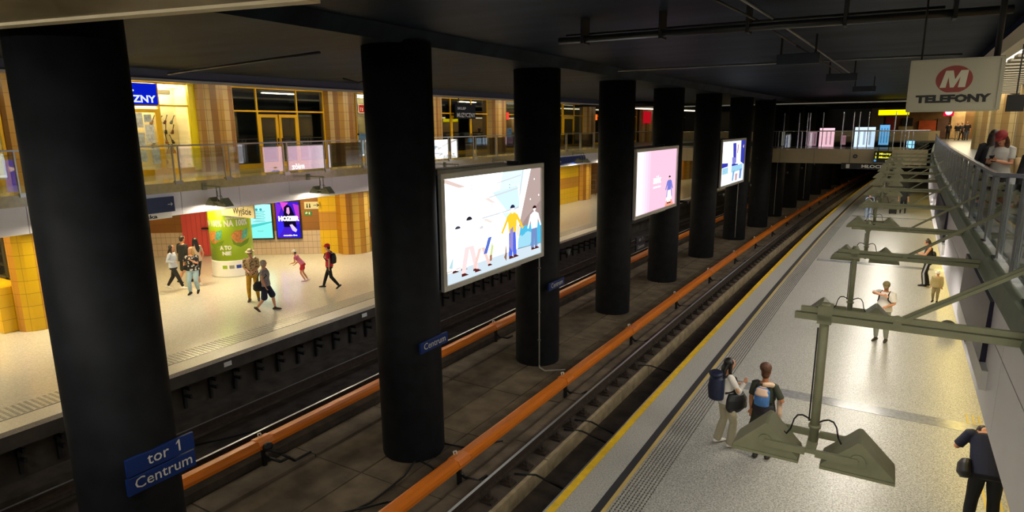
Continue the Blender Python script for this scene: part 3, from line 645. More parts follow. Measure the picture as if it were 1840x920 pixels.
b_ = MB(); fbox(b_, 11.95, 14.44, .06, .16, 6.76, 7.54); b_.build('board', glow('blue_sign_face', '#0a1fd0', .9), sg, world=True)
tx = MB(); text_mb(tx, 'MUZYCZNY', F(13.22, .17, 6.84), (C2 * 13.2, 1, 0), (0, 0, 1), .36, 0, .012, width=2.25); text_mb(tx, 'SKLEP', F(13.15, .17, 7.17), (C2 * 13.2, 1, 0), (0, 0, 1), .19, 0, .008, width=.85)
tx.build('lettering', glow('pale_sign_letters', '#dfeaff', 1.1), sg, world=True)
# papers on the shop door and things hanging on the peg wall
for k, (y, z, w_, h_) in enumerate([(13.55, 5.9, .3, .55), (13.55, 5.2, .3, .5), (13.55, 4.6, .3, .45), (13.9, 6.1, .28, .28), (13.9, 5.3, .34, .7), (14.05, 4.5, .4, .6)]):
    p_ = MB(); fbox(p_, y, y + w_, .013, .02, z, z + h_)
    tag(p_.build('paper_notice', mat(f'paper_notice_{k%2}', ('#d5d9d6', '#b9c2c2')[k % 2], .6, nz=(9, .35))), f'{("top", "middle", "bottom", "small top", "long middle", "large bottom")[k]} printed notice {"on the inner half" if k > 2 else "on the outer half"} of the music shop door', 'notice')
UK = ['#8a5a2a', '#5a2f14', '#b07a30', '#2a1d16', '#6a6a66']
def uke(y, z, s, tilt, col, lab):
    t = thing('ukulele', lab, 'instrument', F(y, -.98, z), 0, 'instruments hung on the peg wall')
    ca, sa = math.cos(tilt), math.sin(tilt); R = lambda a, b: (0, a * ca - b * sa, a * sa + b * ca)
    bm = MB()
    for v, r in ((0, .11), (.15, .085)):
        c = R(0, v * s); bm.lathe([(r * s, -.03), (r * s, .03)], (0, 0, 0), 16)
        k = 32
        for q in range(len(bm.v) - k, len(bm.v)): vx = bm.v[q]; bm.v[q] = Vector((vx.z + c[0], vx.x + c[1], vx.y + c[2]))
    bm.build('body', mat('instrument_' + col.strip('#'), col, .3), t)
    a, b = R(0, .2 * s), R(0, .6 * s)
    nk = MB().bar(a, b, .04 * s, .05 * s, (1, 0, 0)); nk.bar(R(0, .6 * s), R(0, .7 * s), .05 * s, .08 * s, (1, 0, 0)); nk.build('neck', mat('dark_fretboard', '#2a211a', .5), t)
rw = ['top row', 'second row', 'third row', 'bottom row']; cl_ = ['first', 'second', 'third', 'fourth']
for k in range(16):
    uke(14.74 + (k % 4) * .27, 6.08 - (k // 4) * .40, .50, (-.5, -.6, -.4, -.5, .0, .05, -.1, -.3, 0, -.1, .1, .4, .3, 0, -.2, .2)[k], UK[(k * 3) % 5], f'small hanging instrument, {cl_[k % 4]} from the door in the {rw[k // 4]} of the peg wall')
uke(15.15, 4.5, .85, .6, UK[0], 'instrument leaning low in the lit shop window')
sp_ = MB(); fbox(sp_, 14.7, 15.3, -.6, -.4, 7.18, 7.36); tag(sp_.build('air_conditioner', M_white), 'pale air conditioner high in the lit music shop window', 'air conditioner')
ribbed('tiled_pillar', 'rib tiled pillar right of the lit music shop', 16.82, .85, 0, .55, GF, TOP, SHM[:8], group=GP)
shop('dark yellow framed shop with closed double door', 17.65, 22.78, [18.95, 21.15], (18.95, 21.15, 2), 0, transom=6.55)
ribbed('tiled_pillar', 'rib tiled pillar right of the dark double door shop', 23.75, .95, 0, .6, GF, TOP, SHM[1:8], group=GP)
pp = thing('drain_pipe', 'thin pale pipe down the pillar right of the dark shop', 'pipe', F(24.55, .3, 5.6)); MB().cyl(F(24.45, .65, 5.5), F(24.45, .65, TOP), .035).build('tube', M_cond, pp, world=True); MB().ell(F(24.45, .65, 5.48), .06, .06, .06).build('end_cap', M_black, pp, world=True)
hs = thing('hydrant_sign', 'red fire hydrant sign with white border on the pillar', 'sign', F(24.6, .6, 6.6)); h_ = MB().box(*[v + d for v, d in zip((B(FX, 24.6) + .75,) * 2, (-.01, .01))], 24.45, 24.95, 6.55, 7.0); h_.build('board', M_white, hs, world=True)
h2 = MB(); O_ = (B(FX, 24.6) + .764, 24.45, 6.55); rect(h2, O_, (0, 1, 0), (0, 0, 1), .04, .46, .04, .41); h2.m(1); rect(h2, O_, (0, 1, 0), (0, 0, 1), .24, .30, .1, .34, .004); poly(h2, O_, (0, 1, 0), (0, 0, 1), [(.2, .26), (.34, .26), (.27, .36)], .004); rect(h2, O_, (0, 1, 0), (0, 0, 1), .12, .17, .1, .3, .004)
h2.build('symbol', [glow('red_sign_face', '#d2200f', .7), M_white], hs, world=True)
shop('bright shop with pale blue display behind the second column', 25.0, 31.2, [27, 29], None, 20)
dp = MB(); fbox(dp, 25.1, 26.6, -.3, -.2, GF + .2, 5.5); tag(dp.build('display_case', glow('blue_display', '#9fd6f2', .8)), 'pale blue lit display case in the shop behind the second column', 'display')
ribbed('tiled_pillar', 'rib tiled pillar just right of the second column', 31.6, .4, 0, .4, GF, TOP, SHM[4:8], group=GP)
shop('dim yellow framed shop behind the hanging navy shop sign', 32.05, 37.15, [33.1, 35.3], (33.1, 35.3, 1), 0)
ns = thing('shop_sign', 'dark navy hanging SKLEP MUZYCZNY sign seen over the big advert', 'sign', F(34.2, .4, 6.3)); q = MB(); fbox(q, 33.1, 35.25, .3, .42, 6.32, 7.22); q.build('board', mat('dark_navy_board', '#0a0f20', .7, spec=.1), ns, world=True)
q = MB(); text_mb(q, 'MUZYCZNY', F(34.2, .43, 6.42), (C2 * 34.2, 1, 0), (0, 0, 1), .38, 0, .006, width=1.95); text_mb(q, 'SKLEP', F(33.75, .43, 6.9), (C2 * 34, 1, 0), (0, 0, 1), .2, 0, .004, width=.9); q.build('lettering', mat('grey_letters', '#8d93a8', .6), ns, world=True)
q = MB(); fbox(q, 33.5, 33.56, .33, .38, 7.22, TOP); q.build('hanger', M_black, ns, world=True)
ribbed('tiled_pillar', 'rib tiled pillar right of the hanging navy shop sign', 38.1, .95, 0, .7, GF, TOP, SHM[2:9], group=GP)
shop('yellow doored shop at the left of the third column', 39.1, 47.9, [40.9, 43.2, 45.5], (40.9, 43.2, 1), 1.6)
rl = MB(); fbox(rl, 39.15, 39.75, .05, .12, 6.3, 6.8); tag(rl.build('neon_sign', glow('red_neon', '#ff3a30', 1.3)), 'small glowing red sign left of the third column', 'sign')
cf = MB(); fbox(cf, 39.3, 40.5, -.2, -.12, GF + .9, 5.7); tag(cf.build('display_screen', glow('blue_screen', '#7fb6d6', .8)), 'pale blue screen in the shop window left of the third column', 'screen')
# farther gallery front, seen between the distant columns
YL2 = yrange(51, 96, 5)
shop('far yellow framed shop right of the third column', 48.1, 51.7, [50.0], (48.1, 50.0, 1), 1.6)
ribbed('tiled_pillar', 'far rib tiled pillar between the third and fourth columns', 52.6, .9, 0, .6, GF, TOP, SHM[:6], group=GP)
shop('far shop with a small orange light by the fourth column', 53.6, 63.5, [55.5, 58], None, 2)
rl = MB(); fbox(rl, 53.7, 54.3, .05, .12, 6.3, 6.8); tag(rl.build('neon_sign', glow('orange_neon', '#ff6a20', 1.2)), 'small glowing orange sign between the third and fourth columns', 'sign')
ribbed('tiled_pillar', 'far wide rib tiled pillar between the fourth and fifth columns', 66.5, 2.6, 0, .8, GF, TOP, SHM[1:8], n=13, group=GP)
rl = MB(); fbox(rl, 63.6, 65.3, .7, .85, 6.0, 7.2); tag(rl.build('metro_sign', glow('deep_red_sign', '#c01020', .8)), 'glowing dark red sign between the fourth and fifth columns', 'sign')
shop('far dim shop between the fifth and sixth columns', 69.3, 92, [74, 79, 84], None, 1.6)
struct('far_gallery_floor', MB().sweep([(-19, GF), (-28.5, GF), (-28.5, 3.75), (-19, 3.75)], YL2), M_deck)
struct('far_gallery_ceiling', MB().sweep([(-19, 7.44), (-28, 7.44), (-28, 7.6), (-19, 7.6)], YL2), M_ceil)
lt_ = MB(); lt_.cbox(-22.5, -22.3, 52, 90, 7.3, 7.4); tag(lt_.build('ceiling_light', glow('dim_gallery_tube', '#ffeec4', 3)), 'long light tube over the far end of the left gallery', 'ceiling light')

# ------------------------------------------------------------------ hall on the far platform under the gallery
W0 = Vector((-28.84, 16.12, 0)); WU = Vector((.82792, .56085, 0)); WN = Vector((.56085, -.82792, 0)); ZU = Vector((0, 0, 1))
M_pink = tiles('pink_square_tile', '#c9b09a', '#8d7762', .30, .30, .35, .08, .02, 'XYZ'); M_brn = tiles('brown_plank_tile', '#8a5a28', '#6b4420', 1.6, .3, .4, .1, .012, 'XYZ'); M_ylt = tiles('yellow_tile', '#dcb012', '#9a7a14', .45, .38, .35, .06, .014, 'XYZ'); M_och = tiles('ochre_tile', '#b9822c', '#84601f', .45, .38, .35, .06, .014, 'XYZ')
def wbox(mb, u0, u1, v0, v1, d0, d1):
    a = [W0 + WU * u + WN * d + ZU * v for v in (v0, v1) for u, d in ((u0, d0), (u1, d0), (u1, d1), (u0, d1))]
    return mb.hexa(a)
hw_ = MB(); wbox(hw_, -8, 7.5, -.0, 1.12, -.2, 0); hw_.m(1); wbox(hw_, -8, 7.5, 1.12, 3.5, -.2, -.0)
struct('wall_hall', hw_, [M_pink, M_brn])
hy = MB(); wbox(hy, 7.5, 8.4, 0, 1.12, -.2, .03); hy.m(0); wbox(hy, 7.5, 8.4, 2.0, 3.5, -.2, .03); hy.m(1); wbox(hy, 7.5, 8.4, 1.12, 2.0, -.2, .03)
struct('wall_hall_end', hy, [M_ylt, M_och])
ribbed('ribbed_column', 'big yellow and ochre rib tiled column at the right end of the lower hall', 21.5, .78, -.05, .95, 0, 3.5, [tiles(f'ochre_rib_{i}', c, '#6d4e18', .6, .38, .3, .05, .014) for i, c in enumerate(['#a8711c', '#c28c2a', '#9a6418', '#d6aa4a', '#b57f24', '#dcb75a', '#b07a22'])], n=8, xb=-22.0, ang=-.35)
e2 = MB(); e2.cbox(-22.3, -21.72, 22.2, 23.0, 0, .6); e2.cbox(-22.3, -21.72, 22.2, 23.0, 2.0, 3.5); e2.m(1); e2.cbox(-22.3, -21.72, 22.2, 23.0, .6, 2.0); e2.m(2); e2.cbox(-22.4, -21.9, 23.0, 41.5, 0, 3.5)
struct('wall_hall_right', e2, [M_ylt, M_och, M_pink])
fb = thing('fire_hose_box', 'red fire hose box on the yellow wall right of the rib tiled column', 'fire box', (B(-21.6, 22.4), 22.4, .6)); MB().box(B(-21.715, 22.4), B(-21.5, 22.4), 22.3, 22.85, .6, 1.3).build('cabinet', mat('red_fire_box', '#c22a18', .4), fb, world=True, bevel=.01)
rect(MB(), (0, 0, 0), (0, 1, 0), (0, 0, 1), 0, 1, 0, 1); fq = MB(); rect(fq, (B(-21.495, 22.4), 22.3, .6), (0, 1, 0), (0, 0, 1), .2, .38, .4, .55); fq.build('label', M_white, fb, world=True)
fp_ = MB().box(B(-21.72, 22.3), B(-21.70, 22.3), 22.35, 22.7, 1.58, 1.95); tag(fp_.build('notice', M_white), 'white notice above the red fire hose box', 'notice')
nv = MB().cbox(-21.68, -21.4, 23.2, 24.0, .5, 2.2); tag(nv.build('ticket_machine', mat('navy_machine', '#16305f', .4)), 'navy blue machine at the wall just left of the second column', 'machine')
gt = MB().cbox(-21.9, -21.75, 22.95, 23.15, .2, 3.2); tag(gt.build('doorway_post', M_grey), 'grey door frame right of the red fire hose box', 'frame')
def wall_screen(u0, u1, v0, v1, lab, basec, items):
    t = thing('poster_screen', lab, 'screen', W0 + WU * (u0 + u1) / 2 + ZU * v0, 0, 'glowing poster screens on the tiled hall wall')
    mb = MB(); wbox(mb, u0, u1, v0, v1, 0, .12); mb.build('frame', mat('black_screen_frame', '#121316', .3), t, world=True, bevel=.01)
    O = W0 + WU * (u0 + .05) + WN * .125 + ZU * (v0 + .07) - Vector(t.location)
    art(t, O, WU, ZU, u1 - u0 - .1, v1 - v0 - .12, items, basec)
ti = [('p', '#7fe9e0', 1.0, [(0, 0), (1, 0), (1, .42), (0, .36)]), ('p', '#4fd3cf', .8, [(0, .3), (1, .45), (1, .5), (0, .4)])]
for k in range(7): ti.append(('p', '#2ea6ad', .6, [(.2 + .05 * (k % 3), .78 - k * .05), (.75 - .04 * (k % 2), .79 - k * .05), (.75 - .04 * (k % 2), .805 - k * .05), (.2 + .05 * (k % 3), .795 - k * .05)]))
ti += [('d', '#3fb4bb', .7, .4, .85, .04), ('d', '#3fb4bb', .7, .58, .85, .04), ('t', '#2b7f8a', .6, 'koncert', .5, .2, .05)]
wall_screen(4.22, 5.40, .74, 2.44, 'turquoise glowing poster screen, left of the purple one', ('#9ff2ea', 1.15 * L_AD), ti)
hi = [('p', '#7a2bd8', .9, [(0, .5), (.3, .9), (0, 1)]), ('p', '#e04fd0', .9, [(.2, 1), (.55, .98), (.35, .7)]), ('p', '#3a2bf0', .9, [(0, 0), (.4, .35), (.1, .5), (0, .45)]), ('p', '#c23fd8', .8, [(.75, .95), (1, .9), (1, .5), (.85, .6)]), ('p', '#2a18c8', .9, [(.6, 0), (1, 0), (1, .4), (.7, .3)]),
      ('p', '#160a3a', .5, [(.3, .5), (.36, .85), (.5, .93), (.66, .86), (.8, .62), (.85, .3), (.3, .3)]), ('p', '#e6a6d6', .9, [(.45, .7), (.48, .84), (.58, .85), (.6, .7), (.54, .64)]), ('p', '#d8c4f2', 1.0, [(.55, .36), (.66, .38), (.86, .22), (.8, .15), (.66, .2)]),
      ('t', '#ffffff', 1.5, 'HOZIER', .52, .48, .17, .012, .9), ('t', '#ffffff', 1.1, 'eventim live', .55, .05, .055, .003, .6)]
wall_screen(5.52, 6.68, .74, 2.54, 'purple glowing concert poster screen, right of the turquoise one', ('#4a22d0', .8 * L_AD), hi)
def wall_sign(u0, u1, v0, v1, lab, base, draw, mats):
    t = thing('wall_sign', lab, 'sign', W0 + WU * u0 + ZU * v0); mb = MB(); wbox(mb, u0, u1, v0, v1, 0, .03); mb.build('board', base, t, world=True)
    O = W0 + WU * u0 + WN * .033 + ZU * v0; mb = MB(); draw(mb, O); mb.build('symbol', mats, t, world=True)
def dr1(mb, O):
    for u in (.13, .25): disc(mb, O, WU, ZU, u, .23, .025); poly(mb, O, WU, ZU, [(u - .04, .06), (u + .04, .06), (u + .02, .21), (u - .02, .21)])
    rect(mb, O, WU, ZU, .42, .62, .155, .185); poly(mb, O, WU, ZU, [(.58, .09), (.70, .17), (.58, .25), (.56, .23), (.63, .17), (.56, .11)])
wall_sign(6.86, 7.62, 2.13, 2.46, 'cream sign with toilet figures and an arrow', mat('cream_sign', '#cfc6a8', .5), dr1, mat('black_symbol', '#1d1a16', .5))
def dr2(mb, O): rect(mb, O, WU, ZU, .2, .26, .04, .15); poly(mb, O, WU, ZU, [(.05, .05), (.16, .09), (.13, .16), (.04, .12)]); disc(mb, O, WU, ZU, .1, .15, .018)
wall_sign(6.84, 7.18, 1.84, 2.02, 'small green emergency exit sign below the toilet sign', mat('green_exit', '#1f7a45', .5), dr2, M_white)
rd = thing('red_partition', 'tall red panelled door leaf left of the green advertising pillar', 'door', W0 + WU * 1.9); mb = MB(); wbox(mb, 1.25, 2.55, .05, 2.9, .0, .1); mb.build('leaf', mat('coral_red_panel', '#cf4a48', .5), rd, world=True)
mb = MB()
for k in range(1, 6): wbox(mb, 1.25 + k * .217, 1.265 + k * .217, .06, 2.5, .1, .115)
mb.build('seam', mat('dark_red_seam', '#a83a3a', .6), rd, world=True); mb = MB(); wbox(mb, 1.6, 2.3, 2.2, 2.32, .1, .11); mb.build('sign_strip', mat('orange_strip', '#e58a1a', .5), rd, world=True)
mb = MB(); wbox(mb, 2.2, 2.55, 1.3, 1.36, .1, .3); mb.build('handle', M_black, rd, world=True)
# green advertising pillar
PC = Vector((-22.75, 15.75, 0)); PR = .80
pk = thing('advertising_pillar', 'round green advertising pillar with a white base', 'advertising pillar', PC)
MB().lathe([(PR + .05, 0), (PR + .05, .03), (PR + .02, .05), (PR + .02, .62), (PR, .66)], (0, 0, 0), 48).build('base', mat('white_pillar_base', '#d9d5cc', .35), pk)
MB().lathe([(PR, .66), (PR, 2.95), (PR - .1, 3.0)], (0, 0, 0), 48).build('wrap', mat('lime_green_print', '#8fae0e', .4), pk)
vd = math.atan2(-15.75, 22.75)            # towards the viewer
def on_cyl(mb, pts_fn, r): return mb
def cyl_map(mb, a0, z0, r):               # bends a flat (u, v) mesh around the pillar
    for i, q in enumerate(mb.v): a = a0 + q.x / PR; mb.v[i] = Vector(((r + q.z) * math.cos(a), (r + q.z) * math.sin(a), z0 + q.y))
    return mb
def ptext(s, a, z, size, w_): mb = MB(); text_mb(mb, s, (0, 0, 0), (1, 0, 0), (0, 1, 0), size, 0, .012, width=w_); return cyl_map(mb, a, z, PR + .006)
ptext('NA 100%', vd + .30, 2.05, .34, .95).build('lettering', M_white, pk)
ptext('ATAD TO NIC', vd - .12, .95, .13, .55).build('lettering', M_white, pk) if 0 else None
ptext('NA 100%', vd - .95, 2.05, .34, .9).build('lettering', M_white, pk)
ptext('A TO', vd - .30, 1.12, .22, .45).build('lettering', M_white, pk); ptext('NIE', vd - .28, .90, .2, .34).build('lettering', M_white, pk); ptext('KTO OSZCZĘDZA', vd + .25, 2.35, .09, .7).build('lettering', M_white, pk)
def blob(a, z, pts, m_, dd=.004):
    mb = MB(); cu = sum(p[0] for p in pts) / len(pts); cv = sum(p[1] for p in pts) / len(pts); E_ = []
    for (u0, v0), (u1, v1) in zip(pts, pts[1:] + pts[:1]): E_ += [(u0 + (u1 - u0) * k / 5, v0 + (v1 - v0) * k / 5) for k in range(5)]
    n = len(E_); vs = [(cu + (u - cu) * k / 6, cv + (v - cv) * k / 6, 0) for k in range(1, 7) for u, v in E_] + [(cu, cv, 0)]
    fs = [(len(vs) - 1, i, (i + 1) % n) for i in range(n)] + [(k * n + i, (k + 1) * n + i, (k + 1) * n + (i + 1) % n, k * n + (i + 1) % n) for k in range(5) for i in range(n)]
    mb.add(vs, fs); cyl_map(mb, a, z, PR + dd).build('printed_shape', m_, pk)
br = mat('printed_bread', '#b9783a', .5, nz=(14, .35)); pg = mat('printed_pack', '#4f9a8a', .5, nz=(12, .3)); dg_ = mat('printed_shadow_green', '#5f7d12', .5)
for a in (vd + .45, vd - .85):
    blob(a, 1.3, [(-.36, .3), (-.3, .02), (-.05, -.12), (.3, .0), (.42, .2), (.1, .1)], dg_, .003)
    blob(a, 1.35, [(-.34, .2), (-.36, .36), (-.2, .5), (.05, .52), (.2, .4), (.2, .12), (.0, .0), (-.2, .02)], br, .005)
    blob(a, 1.35, [(.0, .1), (.3, .22), (.36, .56), (.1, .48)], pg, .007)
for a, c in ((vd - .42, '#8fae0e'), (vd - .1, '#9a9a8a'), (vd + .22, '#1a3fa0'), (vd + .55, '#c9b0b0')): blob(a, .34, [(-.09, 0), (.09, 0), (.09, .14), (-.09, .14)], mat('logo_' + c.strip('#'), c, .5), .025)
# signs under / on the left fascia
def hang_sign(lab, O, U, w_, h_, base, txt, tm, size, tw=None, off=(.5, .3), extra=None, th=.06):
    t = thing('direction_sign', lab, 'sign', O); U = Vector(U).normalized(); N = U.cross(ZU); Ov = Vector(O)
    a = [Ov + U * u + N * d + ZU * v for v in (0, h_) for u, d in ((0, -th), (w_, -th), (w_, 0), (0, 0))]; MB().hexa(a).build('board', base, t, world=True)
    mb = MB()
    if txt: text_mb(mb, txt, Ov + U * w_ * off[0] + ZU * h_ * off[1] + N * .003, U, ZU, size, .001, .006, width=tw)
    if extra: extra(mb, Ov + N * .004, U)
    mb.build('lettering', tm, t, world=True); return t
M_cream = mat('cream_sign_board', '#d2c79a', .5); M_ink = mat('black_sign_ink', '#20201e', .6)
hang_sign('cream Wyjście sign hanging under the gallery edge by the green pillar', (-22.8, 15.1, 2.50), (1, .0, 0), 2.5, .5, M_cream, 'Wyjście', M_ink, .36, 1.1, (.72, .24))
def arrow(u, v, s, d=1):
    def f(mb, O, U):
        rect(mb, O, U, ZU, u - s * .5, u + s * .5, v - s * .06, v + s * .06); poly(mb, O, U, ZU, [(u + d * s * .22, v - s * .36), (u + d * s * .55, v), (u + d * s * .22, v + s * .36), (u + d * s * .12, v + s * .3), (u + d * s * .36, v), (u + d * s * .12, v - s * .3)])
    return f
hang_sign('dark blue direction sign with a white arrow on the left gallery fascia', (B(GX, 11) + .1, 9.6, 3.13), (0, 1, 0), 2.55, .5, mat('dark_blue_sign', '#14264e', .4), None, M_white, .2, extra=arrow(2.4, .25, .16))
hang_sign('white sign strip ending in ska directly below the blue arrow sign', (B(GX, 11) + .1, 9.4, 2.93), (0, 1, 0), 2.62, .2, M_white, 'yska', M_ink, .17, .5, (.72, .22))
hang_sign('blue direction sign on the left fascia right of the third column', (B(GX, 41) + .1, 39.2, 3.1), (0, 1, 0), 4.6, .55, M_blue, None, M_white, .2, extra=arrow(.4, .25, .2, -1))
# yellow tiled booth at the lower left edge of the photo
yb = MB(); yb.box(-23.6, -21.75, 7.4, 8.3, 0, 1.35); yb.box(-23.95, -23.6, 4, 8.3, 0, 1.35); struct('wall_booth', yb, M_ylt)
bwn = thing('booth_window', 'booth window with dark frame above the yellow tiled wall', 'window', (-23.2, 8.2, 1.35)); q = MB(); q.box(-22.95, -22.8, 8.1, 8.25, 1.35, 3.3); q.box(-23.9, -22.0, 8.1, 8.25, 1.35, 1.42); q.box(-24.0, -22.9, 8.12, 8.2, 1.75, 1.8); q.box(-24.0, -22.9, 8.12, 8.2, 2.1, 2.14); q.build('frame', mat('dark_bronze_frame', '#3b3528', .5), bwn, world=True)
q = MB(); q.box(-24.0, -22.95, 8.16, 8.18, 1.4, 3.3); q.build('pane', M_glassS, bwn, world=True); q = MB(); q.box(-23.15, -22.88, 8.3, 8.34, 1.9, 2.6); tag(q.build('display_screen', glow('violet_screen', '#3b2fd6', .9)), 'small violet lit screen in the booth at the left edge', 'screen')
ribbed('tiled_column', 'yellow tiled column of the booth at the left edge', 8.35, .5, .0, .75, 0, 3.5, [M_ylt, M_och, M_ylt], n=6, xb=-21.9, ang=-.5)
# far hall: yellow brown panel, ribbed column and stacked chairs seen between third and fourth columns
yp = MB(); yp.cbox(-21.95, -21.75, 41.6, 45.0, 0, 1.15); yp.cbox(-21.95, -21.75, 41.6, 45.0, 1.95, 3.0); yp.m(1); yp.cbox(-21.95, -21.75, 41.6, 45.0, 1.15, 1.95); struct('wall_hall_far', yp, [M_ylt, M_och])
ribbed('ribbed_column', 'far ochre rib tiled column between the third and fourth columns', 46.3, 1.1, 0, .8, 0, 3.2, [tiles(f'ochre_rib_{i}', c, '#6d4e18', .6, .38) for i, c in enumerate(['#a8711c', '#c28c2a', '#9a6418', '#d6aa4a', '#b57f24', '#dcb75a', '#b07a22'])], n=8, xb=-22.3)
ribbed('ribbed_column', 'farthest ochre rib tiled column between the fifth and sixth columns', 70, 2.2, 0, .8, 0, 3.2, [MATS['ochre_rib_0'], MATS['ochre_rib_4'], MATS['ochre_rib_5']], n=8, xb=-21.8)
struct('wall_hall_beyond', MB().cbox(-23.3, -23, 46, 90, 0, 3.6), M_brn)
fl_ = MB().cbox(-21.5, -21.2, 51, 88, 3.2, 3.3); tag(fl_.build('ceiling_light', glow('far_hall_tube', '#ffe9b0', 9)), 'long light tube in the lower hall beyond the footbridge', 'ceiling light')
def chair(x, y, z, rz, lab):
    t = thing('metal_chair', lab, 'chair', (x, y, z), rz, 'stacked metal chairs by the far ochre column'); gm = mat('chair_metal', '#5c5a52', .4, .6)
    MB().box(-.22, .22, -.22, .22, .44, .47).build('seat', gm, t); MB().box(-.22, .22, -.24, -.21, .6, .85).build('backrest', gm, t)
    for sx in (-1, 1):
        for sy in (-1, 1): MB().cyl((sx * .2, sy * .2, 0), (sx * .2, sy * .2 - (.03 if sy < 0 else 0), .45 if sy > 0 else .8), .015, 6).build('leg', gm, t)
for k, n in enumerate(('bottom', 'second', 'third', 'top')): chair(-21.35, 49.3, k * .42, -1.2, f'{n} metal chair of the stack by the far ochre column')
# ------------------------------------------------------------------ hanging twin lamps
def housing(t, cx, light, zb, face):
    """triangular lamp box: ridge along Y, open underside with a lit glass"""
    w_, h_, d = .40, .40, .23
    mb = MB()
    P = lambda x, y, z: (cx + x, y, zb + z)
    tri = [(-w_, -.18), (w_, -.18), (w_, -.15), (.02, .23), (-.02, .23), (-w_, -.15)]
    mb.prism([(x, z) for x, z in tri], (cx, -d, zb), (1, 0, 0), (0, 0, 1), (0, 1, 0), 2 * d)
    o = mb.build('housing', M_green, t, bevel=.006)
    r = MB(); r.box(cx - w_ - .012, cx + w_ + .012, -d - .015, -d + .01, zb - .215, zb - .18).box(cx - w_ - .012, cx + w_ + .012, d - .01, d + .015, zb - .215, zb - .18)
    r.box(cx - w_ - .012, cx - w_ + .01, -d, d, zb - .215, zb - .18).box(cx + w_ - .01, cx + w_ + .012, -d, d, zb - .215, zb - .18)
    r.build('rim', M_green, o)
    g = MB(); g.box(cx - w_ + .03, cx + w_ - .03, -d + .03, d - .03, zb - .212, zb - .182); g.build('light_glass', light, o)
    for s in (-1, 1):
        q = MB().cyl((cx, s * d, zb), (cx, s * (d + .035), zb), .085, 20).cyl((cx, s * (d + .03), zb), (cx, s * (d + .05), zb), .018, 8); q.build('pivot_hub', M_green, o)
def lamp(x, y, zb, lab, light, za, arm, k=1.0, stay=None, rz=0, detail=True, group='', twin=False):
    """x, y pole axis; zb height of the cross bars; za height of the arm; k size of the lamp"""
    t = thing('twin_lamp', lab, 'lamp', (x, y, zb), rz, group)
    a0 = len(COL.objects)
    for cx in (-.55, .52): housing(t, cx, light, 0, -1)
    for s in (-1, 1):
        for x0, x1 in ((-.55, -.07), (.05, .52)): MB().box(x0, x1, s * .285 - .02, s * .285 + .02, -.045, .045).build('cross_bar', M_green, t)
    MB().box(-.07, .05, -.265, .265, -.03, .03).build('centre_plate', M_green, t)
    zt = (za - zb) / k
    if twin:
        for s in (-1, 1): MB().cyl((s * .16, 0, 0), (s * .16, 0, zt + .05), .03, 10).build('pole', M_green, t)
    else:
        MB().cyl((0, 0, -.02), (0, 0, zt + .10 / k), .055, 16).cyl((0, 0, .22), (0, 0, .26), .075, 16).build('pole', M_green, t)
    MB().cyl((0, 0, -.12), (0, 0, -.02), .045, 12).cyl((0, 0, -.15), (0, 0, -.12), .028, 8).build('end_cap', M_black, t)
    if detail:
        for s in (-1, 1):
            z = .30
            MB().tube([(s * .05, 0, z), (s * .09, .0, z + .03), (s * .15, .01, z + .05), (s * .21, .02, z + .03), (s * .25, .03, z - .04), (s * .28, .03, .12), (s * .33, .03, .03), (s * .36, .03, .06)], .011, 6).build('cable', M_black, t)
        MB().tube([(-.07, -.02, .3), (-.065, -.02, max(.35, zt - .2))], .010, 6).build('pole_cable', M_black, t)
    x0, x1 = arm
    if twin:
        MB().box(min(x0, x1) / k, max(x0, x1) / k, -.05, .05, zt, zt + .08).box(min(x0, x1) / k, min(x0, x1) / k + .05, -.14, .14, zt - .2, zt + .2).build('arm', M_green, t)
    else:
        MB().box((x0 + .05) / k, x1 / k, -.10, -.04, zt + .01, zt + .075).build('arm', M_green, t)
        MB().box(x0 / k, x1 / k, -.12, -.04, zt - .085, zt - .005).box((x0 + .2) / k, x1 / k, .04, .09, zt - .07, zt + .0).build('arm', M_green, t)
        MB().box(-.08, .08, -.12, .1, zt - .12, zt + .10).build('clamp', M_green, t)
        if stay:
            for s in (0, 1): MB().bar((.62 / k, -.10 + s * .15, zt), ((.62 + stay) / k, -.10 + s * .15, zt + stay * .69 / k), .028, .036).build('stay_rod', M_green, t)
            MB().cyl((.62 / k, -.14, zt), (.62 / k, .12, zt), .045, 10).build('stay_joint', M_green, t)
    t.scale = (k, k, k)
    return t
LY = [6.83, 10.34, 13.12, 16.9, 21.07, 24.6, 28.3, 32.2, 36.5, 41, 45.5]
LZ = [2.50, 3.02, 3.42, 3.50, 3.50, 3.52, 3.55, 3.55, 3.55, 3.55, 3.55]
LX = [-.40, -.29, -.20, -.15, -.06, -.04, .0, .06, .15, .25, .4]
LK = [.813, .66, .59, .59, .60, .6, .6, .6, .6, .6, .6]
NEAR = ['lowest and closest, over the two backpackers', 'second closest, before the tan capped person', 'third from the camera', 'fourth from the camera', 'fifth from the camera', 'sixth from the camera', 'seventh from the camera', 'eighth from the camera', 'ninth from the camera', 'tenth from the camera', 'farthest, just before the footbridge']
for i, (x, y, z) in enumerate(zip(LX, LY, LZ)):
    gx = B(1.19, y) - x
    lamp(x, y, z, f'olive green twin lamp over the near platform, {NEAR[i]}', glow(f'lamp_light_panel_{min(i, 3)}', '#fff7e8', L_LAMP_R * LMUL[min(i, 3)]), 3.93, (-.27, gx), LK[i], 1.28 if i < 3 else .95, hd(y) * .3, i < 7, 'twin lamps over the near platform')
